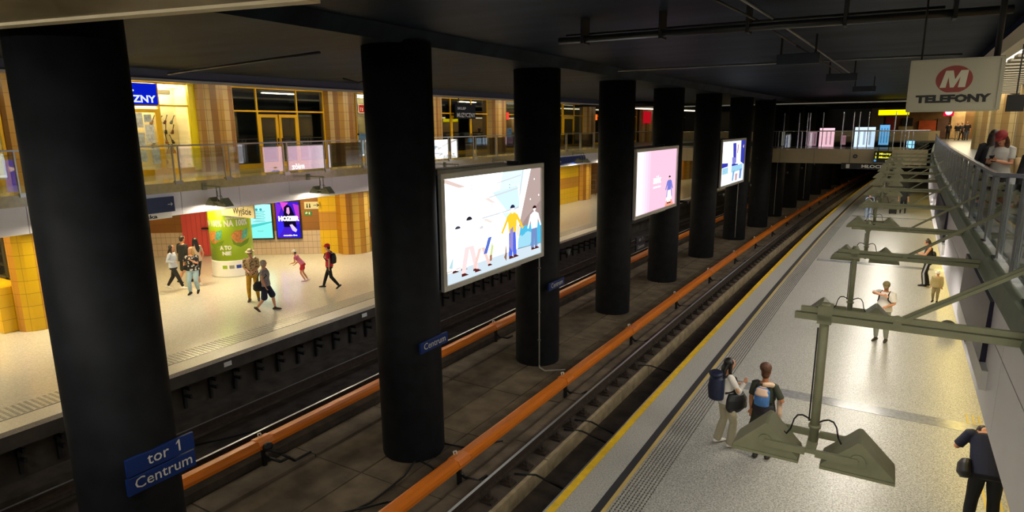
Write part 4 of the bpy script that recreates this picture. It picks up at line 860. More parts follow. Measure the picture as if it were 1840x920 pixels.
for i, y in enumerate([4.2, 8.8, 13.3, 17.85, 22.4, 26.9, 31.5, 36.5, 41.6, 46.3]):
    wh = {2: 'right of the blue arrow sign', 3: 'above the two children', 5: 'above the left half of the big advert', 6: 'above the right half of the big advert', 8: 'by the blue sign past the third column'}.get(i, f'{ORD[i]} from the near end')
    lamp(B(-19.75, y), y, 3.36, f'twin lamp on the left gallery fascia, {wh}', M_lampL, 3.86, (-.78, .16), .62, None, hd(y), True, 'twin lamps along the far platform', True)

# ------------------------------------------------------------------ right gallery: ceiling, sign, wall
struct('ceiling_gallery_right', MB().sweep([(1.75, 7.15), (9, 7.15), (9, 7.3), (1.75, 7.3)], yrange(-6, 100, 4)), mat('olive_gallery_ceiling', '#6d6442', .5, nz=(2, .15)))
struct('trim_3', MB().sweep([(1.55, 7.08), (1.78, 7.08), (1.78, 7.34), (1.55, 7.34)], yrange(-6, 100, 4)), mat('cream_ceiling_trim', '#e6dcbc', .5))
sl = thing('louvre_ceiling', 'lit white louvre strips of the right gallery ceiling', 'ceiling light', (B(2.9, 20), 20, 7.05))
g = MB(); g.cbox(1.85, 4.2, -5, 60, 7.12, 7.14); g.build('light_panel', glow('louvre_light', '#fff6e6', 6.5), sl, world=True)
g = MB()
for y in yrange(-5, 60, 1.05): g.box(B(1.85, y), B(4.2, y), y, y + .55, 7.03, 7.10)
g.build('slats', mat('louvre_slat', '#6b6450', .5), sl, world=True)
struct('wall_gallery_right', MB().sweep([(4.9, 4.05), (4.9, 7.15), (5.1, 7.15), (5.1, 4.05)], yrange(2, 100, 4)), mat('ochre_gallery_wall', '#8f7444', .6, nz=(1, .1)))
WSH = [tiles(f'wall_rib_{i}', c, '#6b5836', .6, .42, .35, .08, .012) for i, c in enumerate(['#b79a5e', '#cdb47a', '#9c7a42', '#c2a468', '#a88a50'])]
for k, (y, hw, lab) in enumerate([(11.2, 1.0, 'nearest rib tiled pillar on the right gallery'), (15.2, 1.2, 'rib tiled pillar behind the woman in the red cap'), (20.5, 1.3, 'third rib tiled pillar along the right gallery'), (28, 1.6, 'fourth rib tiled pillar along the right gallery'), (38, 2, 'fifth rib tiled pillar along the right gallery'), (52, 2.4, 'farthest rib tiled pillar along the right gallery')]):
    o = ribbed('tiled_pillar', lab, y, hw, 0, -1.6, 4.05, 7.15, WSH, n=11, xb=4.9, group='rib tiled pillars of the right gallery')
sgn = MB().box(1.66, 1.9, 13.9, 14.0, 5.97, 6.25).box(1.77, 1.79, 13.94, 13.96, 6.25, 7.1); tag(sgn.build('hanging_sign', M_black), 'small black hanging sign right of the white telephone sign', 'sign')
ts = thing('telephone_sign', 'white hanging sign with a red circled M and the word TELEFONY', 'sign', (.62, 10, 5.95), -.02)
TW, TH = .95, .63
MB().box(-TW / 2, TW / 2, 0, .16, 0, TH).build('board', mat('ivory_sign_face', '#b0ab92', .45), ts, bevel=.006)
f = MB(); f.box(-TW / 2 - .012, TW / 2 + .012, -.012, .17, -.015, .012).box(-TW / 2 - .012, TW / 2 + .012, -.012, .17, TH - .012, TH + .012).box(-TW / 2 - .015, -TW / 2 + .012, -.012, .17, 0, TH).box(TW / 2 - .012, TW / 2 + .03, -.012, .17, 0, TH); f.build('frame', mat('ivory_frame', '#aaa58c', .4), ts)
O = (-TW / 2, -.001, 0); U = (1, 0, 0); V = (0, 0, 1)
q = MB(); disc(q, O, U, V, .475, .385, .195, .002, 40, .17); q.build('red_emblem', mat('dull_red_emblem', '#8c2a1c', .45), ts)
ml = [(0, 0), (.05, .21), (.13, .21), (.155, .10), (.21, .21), (.29, .21), (.27, 0), (.195, 0), (.21, .13), (.15, 0), (.11, 0), (.085, .13), (.065, 0)]
q = MB(); q.add([(O[0] + .33 + u, O[1] - .005, .285 + v) for u, v in ml], [tuple(range(len(ml)))]); q.build('letter_m', mat('ivory_letter', '#d2ccb0', .45), ts)
q = MB(); rect(q, O, U, V, .3, .66, .2, .225, .0035); q.build('emblem_foot', MATS['ivory_sign_face'], ts)
q = MB(); text_mb(q, 'TELEFONY', (0, -.004, .105), U, V, .125, 0, .0075, width=.80); q.build('lettering', M_ink, ts)
MB().cyl((TW / 2 - .06, .08, TH), (TW / 2 - .06, .08, 1.75), .035, 10).build('hanger_rod', M_black, ts); MB().cyl((-TW / 2 + .1, .08, TH), (-TW / 2 + .1, .08, 1.75), .012, 8).build('hanger_rod', M_black, ts)
MB().box(TW / 2 - .1, TW / 2 + .02, .03, .12, TH - .05, TH + .02).build('hanger_clamp', M_black, ts)
# pipes and boxes under the ceiling of the tracks
def lines(name, pts, r, lab, cat, m_=M_black, grp=None):
    return tag(MB().tube(pts, r, 8).build(name, m_), lab, cat, grp)
pt = thing('light_track', 'long dark pipe with fittings crossing under the ceiling at upper right', 'pipe', (-2.1, 11.1, 7.3))
MB().cyl((-5.45, 10.9, 7.34), (1.3, 11.55, 7.34), .06, 12).build('pipe', mat('dark_grey_pipe', '#2a2b2d', .35), pt, world=True)
MB().cyl((-5.4, 11.1, 7.45), (.5, 11.6, 7.45), .022, 8).build('thin_pipe', M_black, pt, world=True)
for k in range(5): MB().box(-5.0 + k * 1.4, -4.95 + k * 1.4, 10.85 + k * .135, 11.15 + k * .135, 7.26, 7.7).build('hanger', M_black, pt, world=True)
lines('cable', [(-2.35, 7.5, 7.45), (-2.06, 11.1, 7.45), (-1.95, 15.2, 7.45), (-1.6, 25.5, 7.45)], .02, 'thin cable along the track ceiling, left of the pale one', 'cable', M_black, 'ceiling cables')
lines('cable', [(-2.05, 7.5, 7.48), (-1.85, 11.1, 7.48), (-1.68, 15.2, 7.46), (-1.36, 25.5, 7.44)], .022, 'pale cable pipe along the track ceiling', 'cable', M_grey, 'ceiling cables')
for k, (y, x, lab) in enumerate([(15.2, -1.88, 'nearest'), (22, -1.46, 'middle'), (30, -1.13, 'farthest')]):
    t = thing('hanging_box', f'{lab} of the dark blue box signs hanging under the track ceiling', 'sign', (x, y, 7.05), hd(y), 'dark box signs under the track ceiling')
    MB().box(-.42, .42, -.08, .08, 0, .22).build('board', mat('dark_navy_box', '#131e2e', .5), t, bevel=.01)
    MB().box(-.36, -.32, -.02, .02, .22, .6).build('hanger', M_black, t); MB().box(.32, .36, -.02, .02, .22, .6).build('hanger', M_black, t)
lines('pipe', [(-19.5, 11.9, 7.5), (-11.4, 10.6, 7.5)], .03, 'thin pipe under the ceiling left of the second column', 'pipe', mat('dull_pipe', '#3a3a3c', .4))
lines('cable_bundle', [(-17.6, 17.4, 7.6), (-17.3, 17.9, 7.45), (-17.0, 18.2, 7.6), (-16.8, 18.8, 7.42), (-16.5, 19.2, 7.6)], .03, 'bundle of dark cables under the ceiling left of the second column', 'cable')
lines('pipe', [(-7.9, 20.1, 7.55), (-1.6, 20.6, 7.55), (1.4, 20.9, 7.55)], .03, 'thin dark pipe crossing the ceiling in the middle distance', 'pipe', M_grey)

# ------------------------------------------------------------------ footbridge
BY = 50.0
M_brf = mat('warm_grey_bridge_panel', '#b5a684', .4, nz=(.5, .08))
bf = MB(); xs = yrange(-20.5, 2.2, 2.5)
for a, b in zip(xs[:-1], xs[1:]): bf.box(a + .01, b - .01, BY - .05, BY, 3.02, 4.04)
struct('bridge_fascia', bf, M_brf)
struct('bridge_deck', MB().box(-20.5, 1.15, BY, BY + 4.5, 3.75, 4.05), M_deck)
struct('bridge_underside', MB().box(-20.5, 1.15, BY, BY + 4.5, 3.0, 3.1), M_ceil)
br_ = thing('bridge_railing', 'grey railing with groups of tall posts along the footbridge', 'railing', (-8, BY, 4.04))
MB().cyl((-20.5, BY, 5.27), (2.2, BY, 5.27), .045, 10).build('handrail', M_chrome, br_, world=True)
for k, (px, tall) in enumerate([(-7.55, 1), (-7.25, 0), (-7.05, 0), (-6.75, 1), (-5.75, 1), (-5.5, 0), (-5.2, 1), (-5.05, 1), (-4.2, 1), (-2.95, 1), (-2.3, 1), (-1.95, 1), (-1.4, 1), (.15, 1), (.6, 0), (.8, 1), (1.0, 0), (1.25, 0)]):
    MB().box(px - .03, px + .03, BY - .04, BY + .02, 4.0, 6.55 if tall else 5.27).build('post', M_chrome, br_, world=True)
for a, b in ((-9.5, -7.6), (-6.7, -5.8), (-5.0, -4.25), (-4.1, -3.0), (-2.9, -2.35), (-1.3, .1), (1.3, 2.1)):
    MB().box(a, b, BY - .015, BY - .005, 4.1, 5.2).build('glass_pane', M_glassR, br_, world=True)
struct('trim_4', MB().box(-20, 2.2, BY - .08, BY, 7.16, 7.24), mat('pale_bridge_trim', '#c9c6b4', .5, emit=.12))  # trim carries a faint glow of its own; it is no lamp
db = thing('departure_board', 'dark departure board with yellow lines hanging in front of the footbridge', 'display', (-.36, 49.5, 3.17)); MB().box(-.52, .52, 0, .2, 0, .75).build('casing', M_black, db, bevel=.01)
q = MB()
for k, (s, z) in enumerate((('1  Młociny', .52), ('2  Młociny', .29))): text_mb(q, s, (-.46, -.006, z), U, V, .19, 0, .004, 'LEFT', .9)
q.m(1); text_mb(q, '12:47', (.44, -.006, .08), U, V, .13, 0, .002, 'RIGHT'); q.m(2); rect(q, (-.5, -.005, .06), U, V, 0, .14, 0, .14)
q.build('lettering', [glow('display_yellow', '#e9e23a', 1.5), glow('display_white', '#dfe6dc', .8), glow('display_blue', '#5aa0d8', .8)], db)
MB().box(-.3, -.26, .08, .12, .75, 1.2).build('hanger', M_black, db); MB().box(.26, .3, .08, .12, .75, 1.2).build('hanger', M_black, db)
mp = thing('direction_sign', 'black direction sign reading MŁOCINY hanging below the footbridge', 'sign', (-.8, 49.4, 2.70)); MB().box(-2.0, 1.15, 0, .1, 0, .40).build('board', M_black, mp)
q = MB(); text_mb(q, 'MŁOCINY', (.1, -.004, .1), U, V, .29, 0, .008, width=1.75); rect(q, (-1.7, -.003, .05), U, V, 0, .22, 0, .28); q.build('lettering', M_white, mp)
cm_ = thing('bridge_camera', 'small round grey camera on the footbridge front', 'camera', (-2.0, 49.9, 3.55)); MB().cyl((0, .05, 0), (0, -.12, 0), .13, 14).build('body', M_black, cm_); MB().cyl((0, -.12, 0), (0, -.14, 0), .08, 12).build('lens', M_grey, cm_)
# shop windows, lit signs and reflection stand-ins beyond the bridge
struct('wall_end', MB().box(-24, -.8, 78, 78.3, 4.05, 7.6), mat('dark_end_wall', '#16171a', .3))
struct('end_deck', MB().box(-22, 3.8, 74, 95, 3.88, 4.04), M_deck)
struct('end_deck_fascia', MB().box(-22, 4, 73.9, 74, 4.05, 5.0), M_brf)
struct('tunnel_end', MB().box(-17, 6, 128, 128.3, -2, 8), M_black)
struct('end_soffit', MB().box(-22, 9, 74, 95, 7.3, 7.6), M_ceil)
for k, (x0, x1, z0, z1, c, s, lab) in enumerate([(-8.9, -7.2, 4.1, 5.25, '#8f8d7c', .45, 'pale grey lit shop panel at the left behind the footbridge railing'), (-5.6, -4.9, 4.1, 5.2, '#b98a9a', .7, 'dusky pink lit panel behind the footbridge railing'), (-4.8, -3.7, 4.05, 5.45, '#ffc6d6', 1.3, 'bright pink lit panel behind the footbridge railing'), (-3.3, -2.9, 4.2, 4.9, '#c78d9c', .7, 'narrow pink lit panel behind the footbridge railing'), (-2.4, -1.0, 4.05, 5.5, '#cfe6ff', 1.3, 'bright blue white lit panel behind the footbridge railing'), (-.8, -.1, 4.2, 5.65, '#6db6ee', 1.0, 'sky blue lit panel at the right behind the footbridge railing')]):  # glowing panels added to stand in for reflections behind the railing
    t = thing('lit_poster', lab, 'lit panel', ((x0 + x1) / 2, 54.4, z0), 0, 'lit panels behind the footbridge railing')
    MB().box(-(x1 - x0) / 2, (x1 - x0) / 2, 0, .1, -.05, z1 - z0 + .03).build('casing', M_black, t)
    q = MB(); rect(q, (-(x1 - x0) / 2 + .03, -.004, .0), U, V, 0, x1 - x0 - .06, 0, z1 - z0); q.m(1)
    for j in range(3): rect(q, (-(x1 - x0) / 2 + .03, -.006, .0), U, V, (x1 - x0) * (.15 + .26 * j), (x1 - x0) * (.25 + .26 * j), .15, (z1 - z0) * .85)
    q.build('picture', [glow(f'lit_panel_{k}', c, s), glow(f'lit_panel_b{k}', c, s * .45)], t)
ysn = thing('shop_sign', 'long glowing yellow sign over the far end shops', 'sign', (0, 62, 6.4)); MB().box(-1.15, 1.15, 0, .2, 0, .48).build('casing', M_black, ysn); q = MB(); rect(q, (-1.1, -.004, .03), U, V, 0, 2.2, 0, .42); q.build('face', glow('yellow_sign_glow', '#ffe600', 2.0), ysn)
struct('end_shop_wall', MB().box(-1.9, 9.5, 84, 84.3, 4.05, 7.6), mat('warm_end_shop', '#8d6a3a', .6, nz=(1, .3)))
tp = MB().box(-2.0, -.9, 77, 78.2, 4.05, 7.4); tag(tp.build('end_pillar', WSH[2]), 'ochre pillar left of the far yellow lit sign', 'pillar')
for k, (x0, x1, z0, z1, c, lab) in enumerate([(-.7, .35, 4.1, 6.4, '#b0392c', 'red shop front panel under the far yellow sign'), (.6, 2.0, 4.1, 5.4, '#b7a470', 'beige counter under the far yellow sign'), (.9, 1.9, 5.4, 6.3, '#1b1b20', 'dark opening above the beige counter'), (2.5, 4.1, 4.1, 6.0, '#cf5a22', 'orange shop panel in the far end row'), (4.2, 5.2, 4.1, 6.2, '#6b4a3a', 'brown shelf unit in the far end row'), (5.4, 6.6, 4.1, 6.9, '#d9b27a', 'bright cream passage at the far end')]):
    tag(MB().box(x0, x1, 83.5, 83.95, z0, z1).build('shop_display', mat(f'end_panel_{k}', c, .6, nz=(2, .2))), lab, 'shop panel', 'shop panels at the far end')
ms = thing('metro_sign', 'glowing crimson sign with a white round emblem at the far end', 'sign', (4.75, 77.9, 6.4)); MB().box(-.42, .42, 0, .15, 0, .75).build('casing', glow('crimson_glow', '#e0103a', 1.0), ms); q = MB(); disc(q, (0, -.006, 0), U, V, 0, .4, .3, 0, 20); q.build('emblem', glow('emblem_white', '#ffe6ee', 1.5), ms)
bs = thing('display_screen', 'small bright blue screen below the far deck', 'screen', (1.7, 73.5, 3.3)); MB().box(-.35, .35, 0, .1, 0, .8).build('casing', M_black, bs); q = MB(); rect(q, (-.33, -.005, .03), U, V, 0, .66, 0, .33); rect(q, (-.33, -.005, .42), U, V, 0, .66, 0, .33); q.build('face', glow('cyan_screen', '#8fd2ff', 1.5), bs)
el = MB().cbox(2.2, 4.2, 56, 84, 7.0, 7.06); tag(el.build('ceiling_light', glow('end_light', '#ffe9bd', 4)), 'wide ceiling light at the far end of the right gallery', 'ceiling light')
ul = MB().cbox(2.3, 2.6, 9, 60, 3.62, 3.68); tag(ul.build('ceiling_light', glow('under_gallery_light', '#ffe27a', 11)), 'long light under the right gallery', 'ceiling light')
# direction signs on the near fascia
def fsign(y0, y1, lab, zt=3.78, zb=3.05):
    t = thing('direction_sign', lab, 'sign', (B(1.1, (y0 + y1) / 2), (y0 + y1) / 2, zb), 0, 'direction signs on the near gallery fascia')
    xa, xb_ = 1.12, 1.12
    MB().sweep([(xa + .04, zt), (xa + .0, zt), (xb_ - .02, zb), (xb_ + .06, zb)], yrange(y0, y1, 1.6)).build('board', mat('dark_violet_sign', '#252338', .35), t, world=True)
    MB().sweep([(xb_ + .04, zb - .01), (xb_ - .02, zb - .01), (xb_ - .02, zb - .24), (xb_ + .04, zb - .24)], yrange(y0 - .3, y1, 1.6)).build('white_strip', M_white, t, world=True)
    q = MB(); text_mb(q, 'Wyjście', (B(xb_ - .025, y0), (y0 + y1) / 2, zb - .2), (0, -1, 0), (0, 0, 1), .17, .004, .004); q.build('lettering', M_ink, t, world=True)
fsign(8.75, 11.9, 'dark violet direction sign on the near fascia right of the man in the sun cap'); fsign(17.5, 23, 'farther dark violet direction sign on the near fascia')
# ------------------------------------------------------------------ people
def V3(*a): return Vector(a)
def finish(o, voxel, smooth=2):
    m = o.modifiers.new('r', 'REMESH'); m.mode = 'VOXEL'; m.voxel_size = voxel; m.use_smooth_shade = True
    s = o.modifiers.new('s', 'SMOOTH'); s.iterations = smooth; s.factor = .5
    bpy.context.view_layer.update(); dg = bpy.context.evaluated_depsgraph_get(); me = bpy.data.meshes.new_from_object(o.evaluated_get(dg))
    o.modifiers.clear(); mt = list(o.data.materials); old = o.data; o.data = me; me.materials.clear()
    for q in mt: me.materials.append(q)
    me.polygons.foreach_set('use_smooth', [True] * len(me.polygons)); bpy.data.meshes.remove(old); return o
def limb(mb, pts, rs, n=12, flat=1.0, ref=None, end=1.0):
    """round tapering limb through points, rounded ends"""
    pts = [Vector(p) for p in pts]; rings = []
    d0 = (pts[1] - pts[0]).normalized(); d1 = (pts[-1] - pts[-2]).normalized()
    P = [pts[0] - d0 * rs[0] * .8, pts[0] - d0 * rs[0] * .45] + pts + [pts[-1] + d1 * rs[-1] * .45 * end, pts[-1] + d1 * rs[-1] * .8 * end]
    R = [rs[0] * .45, rs[0] * .85] + list(rs) + [rs[-1] * (.85 if end == 1 else .97), rs[-1] * (.45 if end == 1 else .8)]
    u = Vector(ref) if ref else (V3(1, 0, 0) if abs(d0.x) < .8 else V3(0, 1, 0))
    for i, p in enumerate(P):
        d = (P[min(i + 1, len(P) - 1)] - P[max(i - 1, 0)]).normalized()
        a = (u - d * u.dot(d)).normalized(); b = d.cross(a); rings.append((p, a * R[i], b * R[i] * flat))
    return mb.loft(rings, n)
def ik(a, c, l1, l2, pole):
    d = c - a; L = d.length; mx = (l1 + l2) * .999
    if L > mx: c = a + d * (mx / L); d = c - a; L = mx
    k = (l1 * l1 - l2 * l2 + L * L) / (2 * L); h = math.sqrt(max(0, l1 * l1 - k * k)); n = d.normalized()
    p = pole - n * pole.dot(n); p = p.normalized() if p.length > 1e-5 else V3(0, 1, 0)
    return a + n * k + p * h, c
SKIN = {}
def skin_m(c): return mat('skin_' + c.strip('#'), c, .5)
def cloth(name, c, **k): return mat(name, c, k.pop('rough', .8), **k)
def person(label, x, y, z, face, h=1.7, lean=0, twist=0, hp=10, hy=0, pel=.93, hands=None, feet=None, build=1.0, skin='#c98f6b', top=None, sleeve=1.0, hem=-.06, bottom=None, leglen=1.9, flare=1.0, skirt=None,
           shoe=None, hair=None, hairlen=0, bun=0, hat=None, voxel=.013, face_detail=True, group=None, sole=True, fem=False, curl=.5, loose=1.0, extra=None, name='person'):
    s = h / 1.765; pel += .035; t = thing(name, label, 'person', (x, y, z), math.atan2(-face[0], face[1]), group)
    R = Matrix.Rotation(math.radians(twist), 3, 'Z'); le = math.radians(lean)
    sp = R @ V3(0, math.sin(le), math.cos(le)); fd = R @ V3(0, math.cos(le), -math.sin(le)); rt = R @ V3(1, 0, 0)
    P0 = V3(0, 0, pel)
    at = lambda k, f=0, r=0: P0 + sp * k + fd * f + rt * r
    neck = at(.53, -.01); sh = {d: at(.465, -.01, d * (.165 if fem else .185) * build ** .5) for d in (-1, 1)}
    hpr = math.radians(hp + lean * .6); hd_u = Matrix.Rotation(math.radians(twist + hy), 3, 'Z') @ V3(0, math.sin(hpr), math.cos(hpr)); hd_f = Matrix.Rotation(math.radians(twist + hy), 3, 'Z') @ V3(0, math.cos(hpr), -math.sin(hpr)); hd_r = hd_f.cross(hd_u)
    hc = neck + hd_u * .155 + hd_f * .02
    hands = hands or {}; feet = feet or {-1: (-.10, 0, 0), 1: (.10, 0, 0)}
    J = {}
    for d in (-1, 1):
        hw_ = hands.get(d, (d * .07, .05, -.53)); pole = V3(d * .5, -.6, -.3)
        if len(hw_) > 3: pole = V3(*hw_[3])
        w_ = sh[d] + R @ V3(*hw_[:3]); el, w_ = ik(sh[d], w_, .285, .255, R @ pole)
        ft = feet.get(d); hp_ = at(-.04, 0, d * .095); an = V3(ft[0], ft[1], ft[2] + .085); kn, an = ik(hp_, an, .43, .425, V3(d * .12, 1, 0.05) if len(ft) < 5 else V3(*ft[4]))
        J[d] = (el, w_, hp_, kn, an, math.radians(ft[3]) if len(ft) > 3 else 0)
    b = build
    # body
    mb = MB()
    torso = [(-.13, .10, .09), (-.08, .155, .11), (0, .165 + (.01 if fem else 0), .118), (.10, .148, .108), (.18, .132 if fem else .145, .100), (.30, .155, .112 + (.012 if fem else 0)), (.40, .165, .105), (.46, .145, .085), (.51, .075, .06)]
    mb.loft([(at(k, .012 if .2 < k < .42 else 0), rt * w_ * b, fd * dd * b) for k, w_, dd in torso], 18)
    limb(mb, [at(.45), neck, neck + hd_u * .06], [.062, .056, .054])
    hr = [(-.118, .022, .02, .055), (-.10, .043, .045, .035), (-.07, .057, .068, .018), (-.03, .066, .086, .008), (.01, .071, .094, .0), (.05, .074, .098, -.004), (.085, .066, .088, -.008), (.108, .044, .058, -.01), (.118, .015, .02, -.01)]
    mb.loft([(hc + hd_u * k + hd_f * f, hd_r * a, hd_f * c) for k, a, c, f in hr], 16)
    if face_detail:
        limb(mb, [hc + hd_u * .015 + hd_f * .092, hc - hd_u * .022 + hd_f * .108], [.008, .013]); 
        for d in (-1, 1): mb.ell(hc + hd_r * d * .073 - hd_f * .005, .012, .018, .03, 8, 6); 
    for d in (-1, 1):
        el, w_, hp_, kn, an, pt = J[d]; ab = b ** .5
        limb(mb, [sh[d] - rt * d * .02, sh[d], sh[d].lerp(el, .45), el, el.lerp(w_, .35), w_], [.05 * ab, .056 * ab, .048 * ab, .039 * ab, .040 * ab, .027])
        hdir = (w_ - el).normalized(); pn = hdir.cross(rt * d); pn = pn.normalized() if pn.length > .1 else fd.copy()   # palm side axis
        side = hdir.cross(pn).normalized()
        pal = MB(); pc = w_ + hdir * .045
        limb(mb, [w_, w_ + hdir * .03, w_ + hdir * .075], [.026, .036, .038], 10, .42, side)
        for k, (o, ln) in enumerate(((-.027, .066), (-.009, .076), (.009, .072), (.026, .056))):
            a = w_ + hdir * .08 + side * o; q = a + (hdir * math.cos(curl * .6) + fd * .0 + pn * -math.sin(curl * .6) * 1).normalized() * ln * .5; e_ = q + (hdir * math.cos(curl * 1.5) - pn * math.sin(curl * 1.5)).normalized() * ln * .5
            limb(mb, [a - hdir * .015, q, e_], [.0092, .0088, .0076], 7)
        ts = -1 if side.dot(fd) > 0 else 1; th = side * (-ts)
        limb(mb, [w_ + hdir * .025 + th * .022, w_ + hdir * .055 + th * .048 - pn * .012, w_ + hdir * .085 + th * .052 - pn * .022], [.014, .011, .009], 7)
        limb(mb, [hp_, hp_.lerp(kn, .5), kn, kn.lerp(an, .35), an.lerp(kn, .12), an], [.083 * b, .074 * b, .054 * ab, .055 * ab, .036, .036])
        tdir = V3(d * .12, math.cos(pt), math.sin(pt)).normalized(); tdn = V3(0, math.sin(pt), -math.cos(pt))
        foot = [an + tdn * .045 - tdir * .05, an + tdn * .045 + tdir * .04, an + tdn * .055 + tdir * .12, an + tdn * .062 + tdir * .17]
        limb(mb, foot, [.036, .040, .035, .024], 10, .75)
    S_ = lambda m_: setattr(m_, 'v', [q * s for q in m_.v]) or m_
    bo = S_(mb).build('body', skin_m(skin), t); finish(bo, voxel * .75 if voxel < .012 else voxel, 1)
    def part(nm, m_, mt, vx=None, sm=2): o = S_(m_).build(nm, mt, t); finish(o, vx or voxel, sm); return o
    # top garment
    if top:
        g = MB(); i_ = .014 * loose; ks = [(hem, .172, .126)] + [q for q in torso if q[0] > hem + .04]
        rg = []
        for k, w_, dd in ks[:-1]: rg.append((at(k, .012 if .2 < k < .42 else 0), rt * (w_ * b + i_ + (.012 * loose if k < .2 else 0)), fd * (dd * b + i_ + (.010 * loose if k < .2 else 0))))
        rg.append((at(.49), rt * .10, fd * .075)); g.loft(rg, 18)
        for d in (-1, 1):
            el, w_ = J[d][:2]; ab = b ** .5
            if sleeve <= 0: continue
            if sleeve <= 1: limb(g, [sh[d] - rt * d * .03, sh[d], sh[d].lerp(el, sleeve)], [.058 * ab + .002 * loose, .062 * ab + .003 * loose, .050 * ab + .009 * loose], end=.15)
            else: limb(g, [sh[d] - rt * d * .03, sh[d], sh[d].lerp(el, .5), el, el.lerp(w_, sleeve - 1)], [.058 * ab + .003 * loose, .063 * ab + .003 * loose, .056 * ab + .004 * loose, .056 * ab + .004 * loose, .040 + .004 * loose], end=.3)
        part('shirt', g, top)
    if bottom:
        g = MB(); g.loft([(at(.10), rt * (.153 * b + .008), fd * (.114 * b + .008)), (at(0.02), rt * (.172 * b + .014), fd * (.122 * b + .016)), (at(-.07), rt * (.165 * b + .018), fd * (.118 * b + .02)), (at(-.15), rt * (.125 * b + .02), fd * (.098 * b + .022))], 18)
        for d in (-1, 1):
            el, w_, hp_, kn, an, pt = J[d]; ab = b ** .5; lo = .008 * loose
            if leglen <= 1: limb(g, [hp_, hp_.lerp(kn, .5 * leglen), hp_.lerp(kn, leglen)], [.092 * b, .082 * b + lo, .074 * ab * flare + lo])
            else: limb(g, [hp_, hp_.lerp(kn, .5), kn, kn.lerp(an, .4), kn.lerp(an, leglen - 1)], [.092 * b, .082 * b + lo * .5, .063 * ab + lo, .060 * ab * (1 + (flare - 1) * .5) + lo * .6, .050 * flare])
        part('trousers' if leglen > 1 else 'shorts', g, bottom)
    if skirt:
        sm_, zl, wd = skirt; g = MB(); g.loft([(at(.10), rt * .15 * b, fd * .112 * b), (at(0), rt * .18 * b, fd * .13 * b), (V3(0, 0, zl + .15) + sp * 0, rt * (.19 + wd * .5), fd * (.14 + wd * .5)), (V3(0, .01, zl), rt * (.2 + wd), fd * (.15 + wd))], 20); part('skirt', g, sm_)
    if shoe:
        for d in (-1, 1):
            el, w_, hp_, kn, an, pt = J[d]; tdir = V3(d * .12, math.cos(pt), math.sin(pt)).normalized(); tdn = V3(0, math.sin(pt), -math.cos(pt)); g = MB()
            limb(g, [an + tdn * .038 - tdir * .055, an + tdn * .035 + tdir * .035, an + tdn * .048 + tdir * .12, an + tdn * .056 + tdir * .18], [.046, .050, .042, .030], 12, .82); limb(g, [an + tdn * -.015 - tdir * .005, an + tdn * .03], [.043, .047])
            part('shoe', g, shoe, .011, 1)
    if hair:
        g = MB(); hz = .8 if hat else 1; g.ell(hc + hd_u * (.036 if not hat else .01) - hd_f * .018, .084, .102 * hz, .092 * hz, 16, 10, Matrix((hd_r, hd_f, hd_u)).transposed()); g.ell(hc - hd_f * .045 - hd_u * .02, .074, .066, .085, 14, 8, Matrix((hd_r, hd_f, hd_u)).transposed())
        if hairlen:
            e_ = hairlen
            limb(g, [hc - hd_f * .05 + hd_u * .02, hc - hd_f * .085 - hd_u * .10, neck - fd * .10 - sp * (.02 + e_ * .5), neck - fd * .105 - sp * (.02 + e_)], [.08, .082, .085, .045], 14, .5, rt)
            for d in (-1, 1): limb(g, [hc + hd_r * d * .07 + hd_u * .03, hc + hd_r * d * .078 - hd_u * .10, neck + rt * d * .085 + fd * .03 - sp * e_ * .6], [.034, .042, .034], 10, .7)
        if bun: g.ell(hc + hd_u * .115 - hd_f * .055, bun, bun, bun * .9, 12, 8)
        part('hair', g, hair, max(.008, voxel * .8), 1)
    if hat:
        kind, hm = hat; g = MB(); MM = Matrix((hd_r, hd_f, hd_u)).transposed()
        if kind == 'cap':
            g.ell(hc + hd_u * .052 - hd_f * .006, .096, .116, .092, 16, 10, MM)
            g.loft([(hc + hd_u * .055 + hd_f * .08, hd_r * .07, hd_u * .010), (hc + hd_u * .045 + hd_f * .13, hd_r * .066, hd_u * .008), (hc + hd_u * .032 + hd_f * .175, hd_r * .04, hd_u * .007)], 12)
        else:
            g.loft([(hc + hd_u * .045, hd_r * .155, hd_f * .17), (hc + hd_u * .06, hd_r * .155, hd_f * .17)], 20); g.loft([(hc + hd_u * .05, hd_r * .086, hd_f * .103), (hc + hd_u * .11, hd_r * .082, hd_f * .098), (hc + hd_u * .145, hd_r * .06, hd_f * .075)], 16)
        part('hat', g, hm, .009, 1)
    if face_detail:
        MM = Matrix((hd_r, hd_f, hd_u)).transposed()
        for d in (-1, 1): S_(MB().ell(hc + hd_r * d * .030 + hd_f * .083 + hd_u * .012, .012, .008, .007, 8, 6, MM)).build('eye', mat('dark_eye', '#20150f', .3), t)
        S_(MB().ell(hc + hd_f * .090 - hd_u * .058, .022, .008, .007, 8, 6, MM)).build('mouth', mat('lip_red', '#9a5548', .5), t)
    G = dict(t=t, s=s, at=at, sp=sp, fd=fd, rt=rt, hc=hc, hu=hd_u, hf=hd_f, hr=hd_r, J=J, sh=sh, neck=neck, S=S_, part=part)
    G['world'] = lambda q: PW[t.name] @ (q * s)
    if extra: extra(G)
    return G
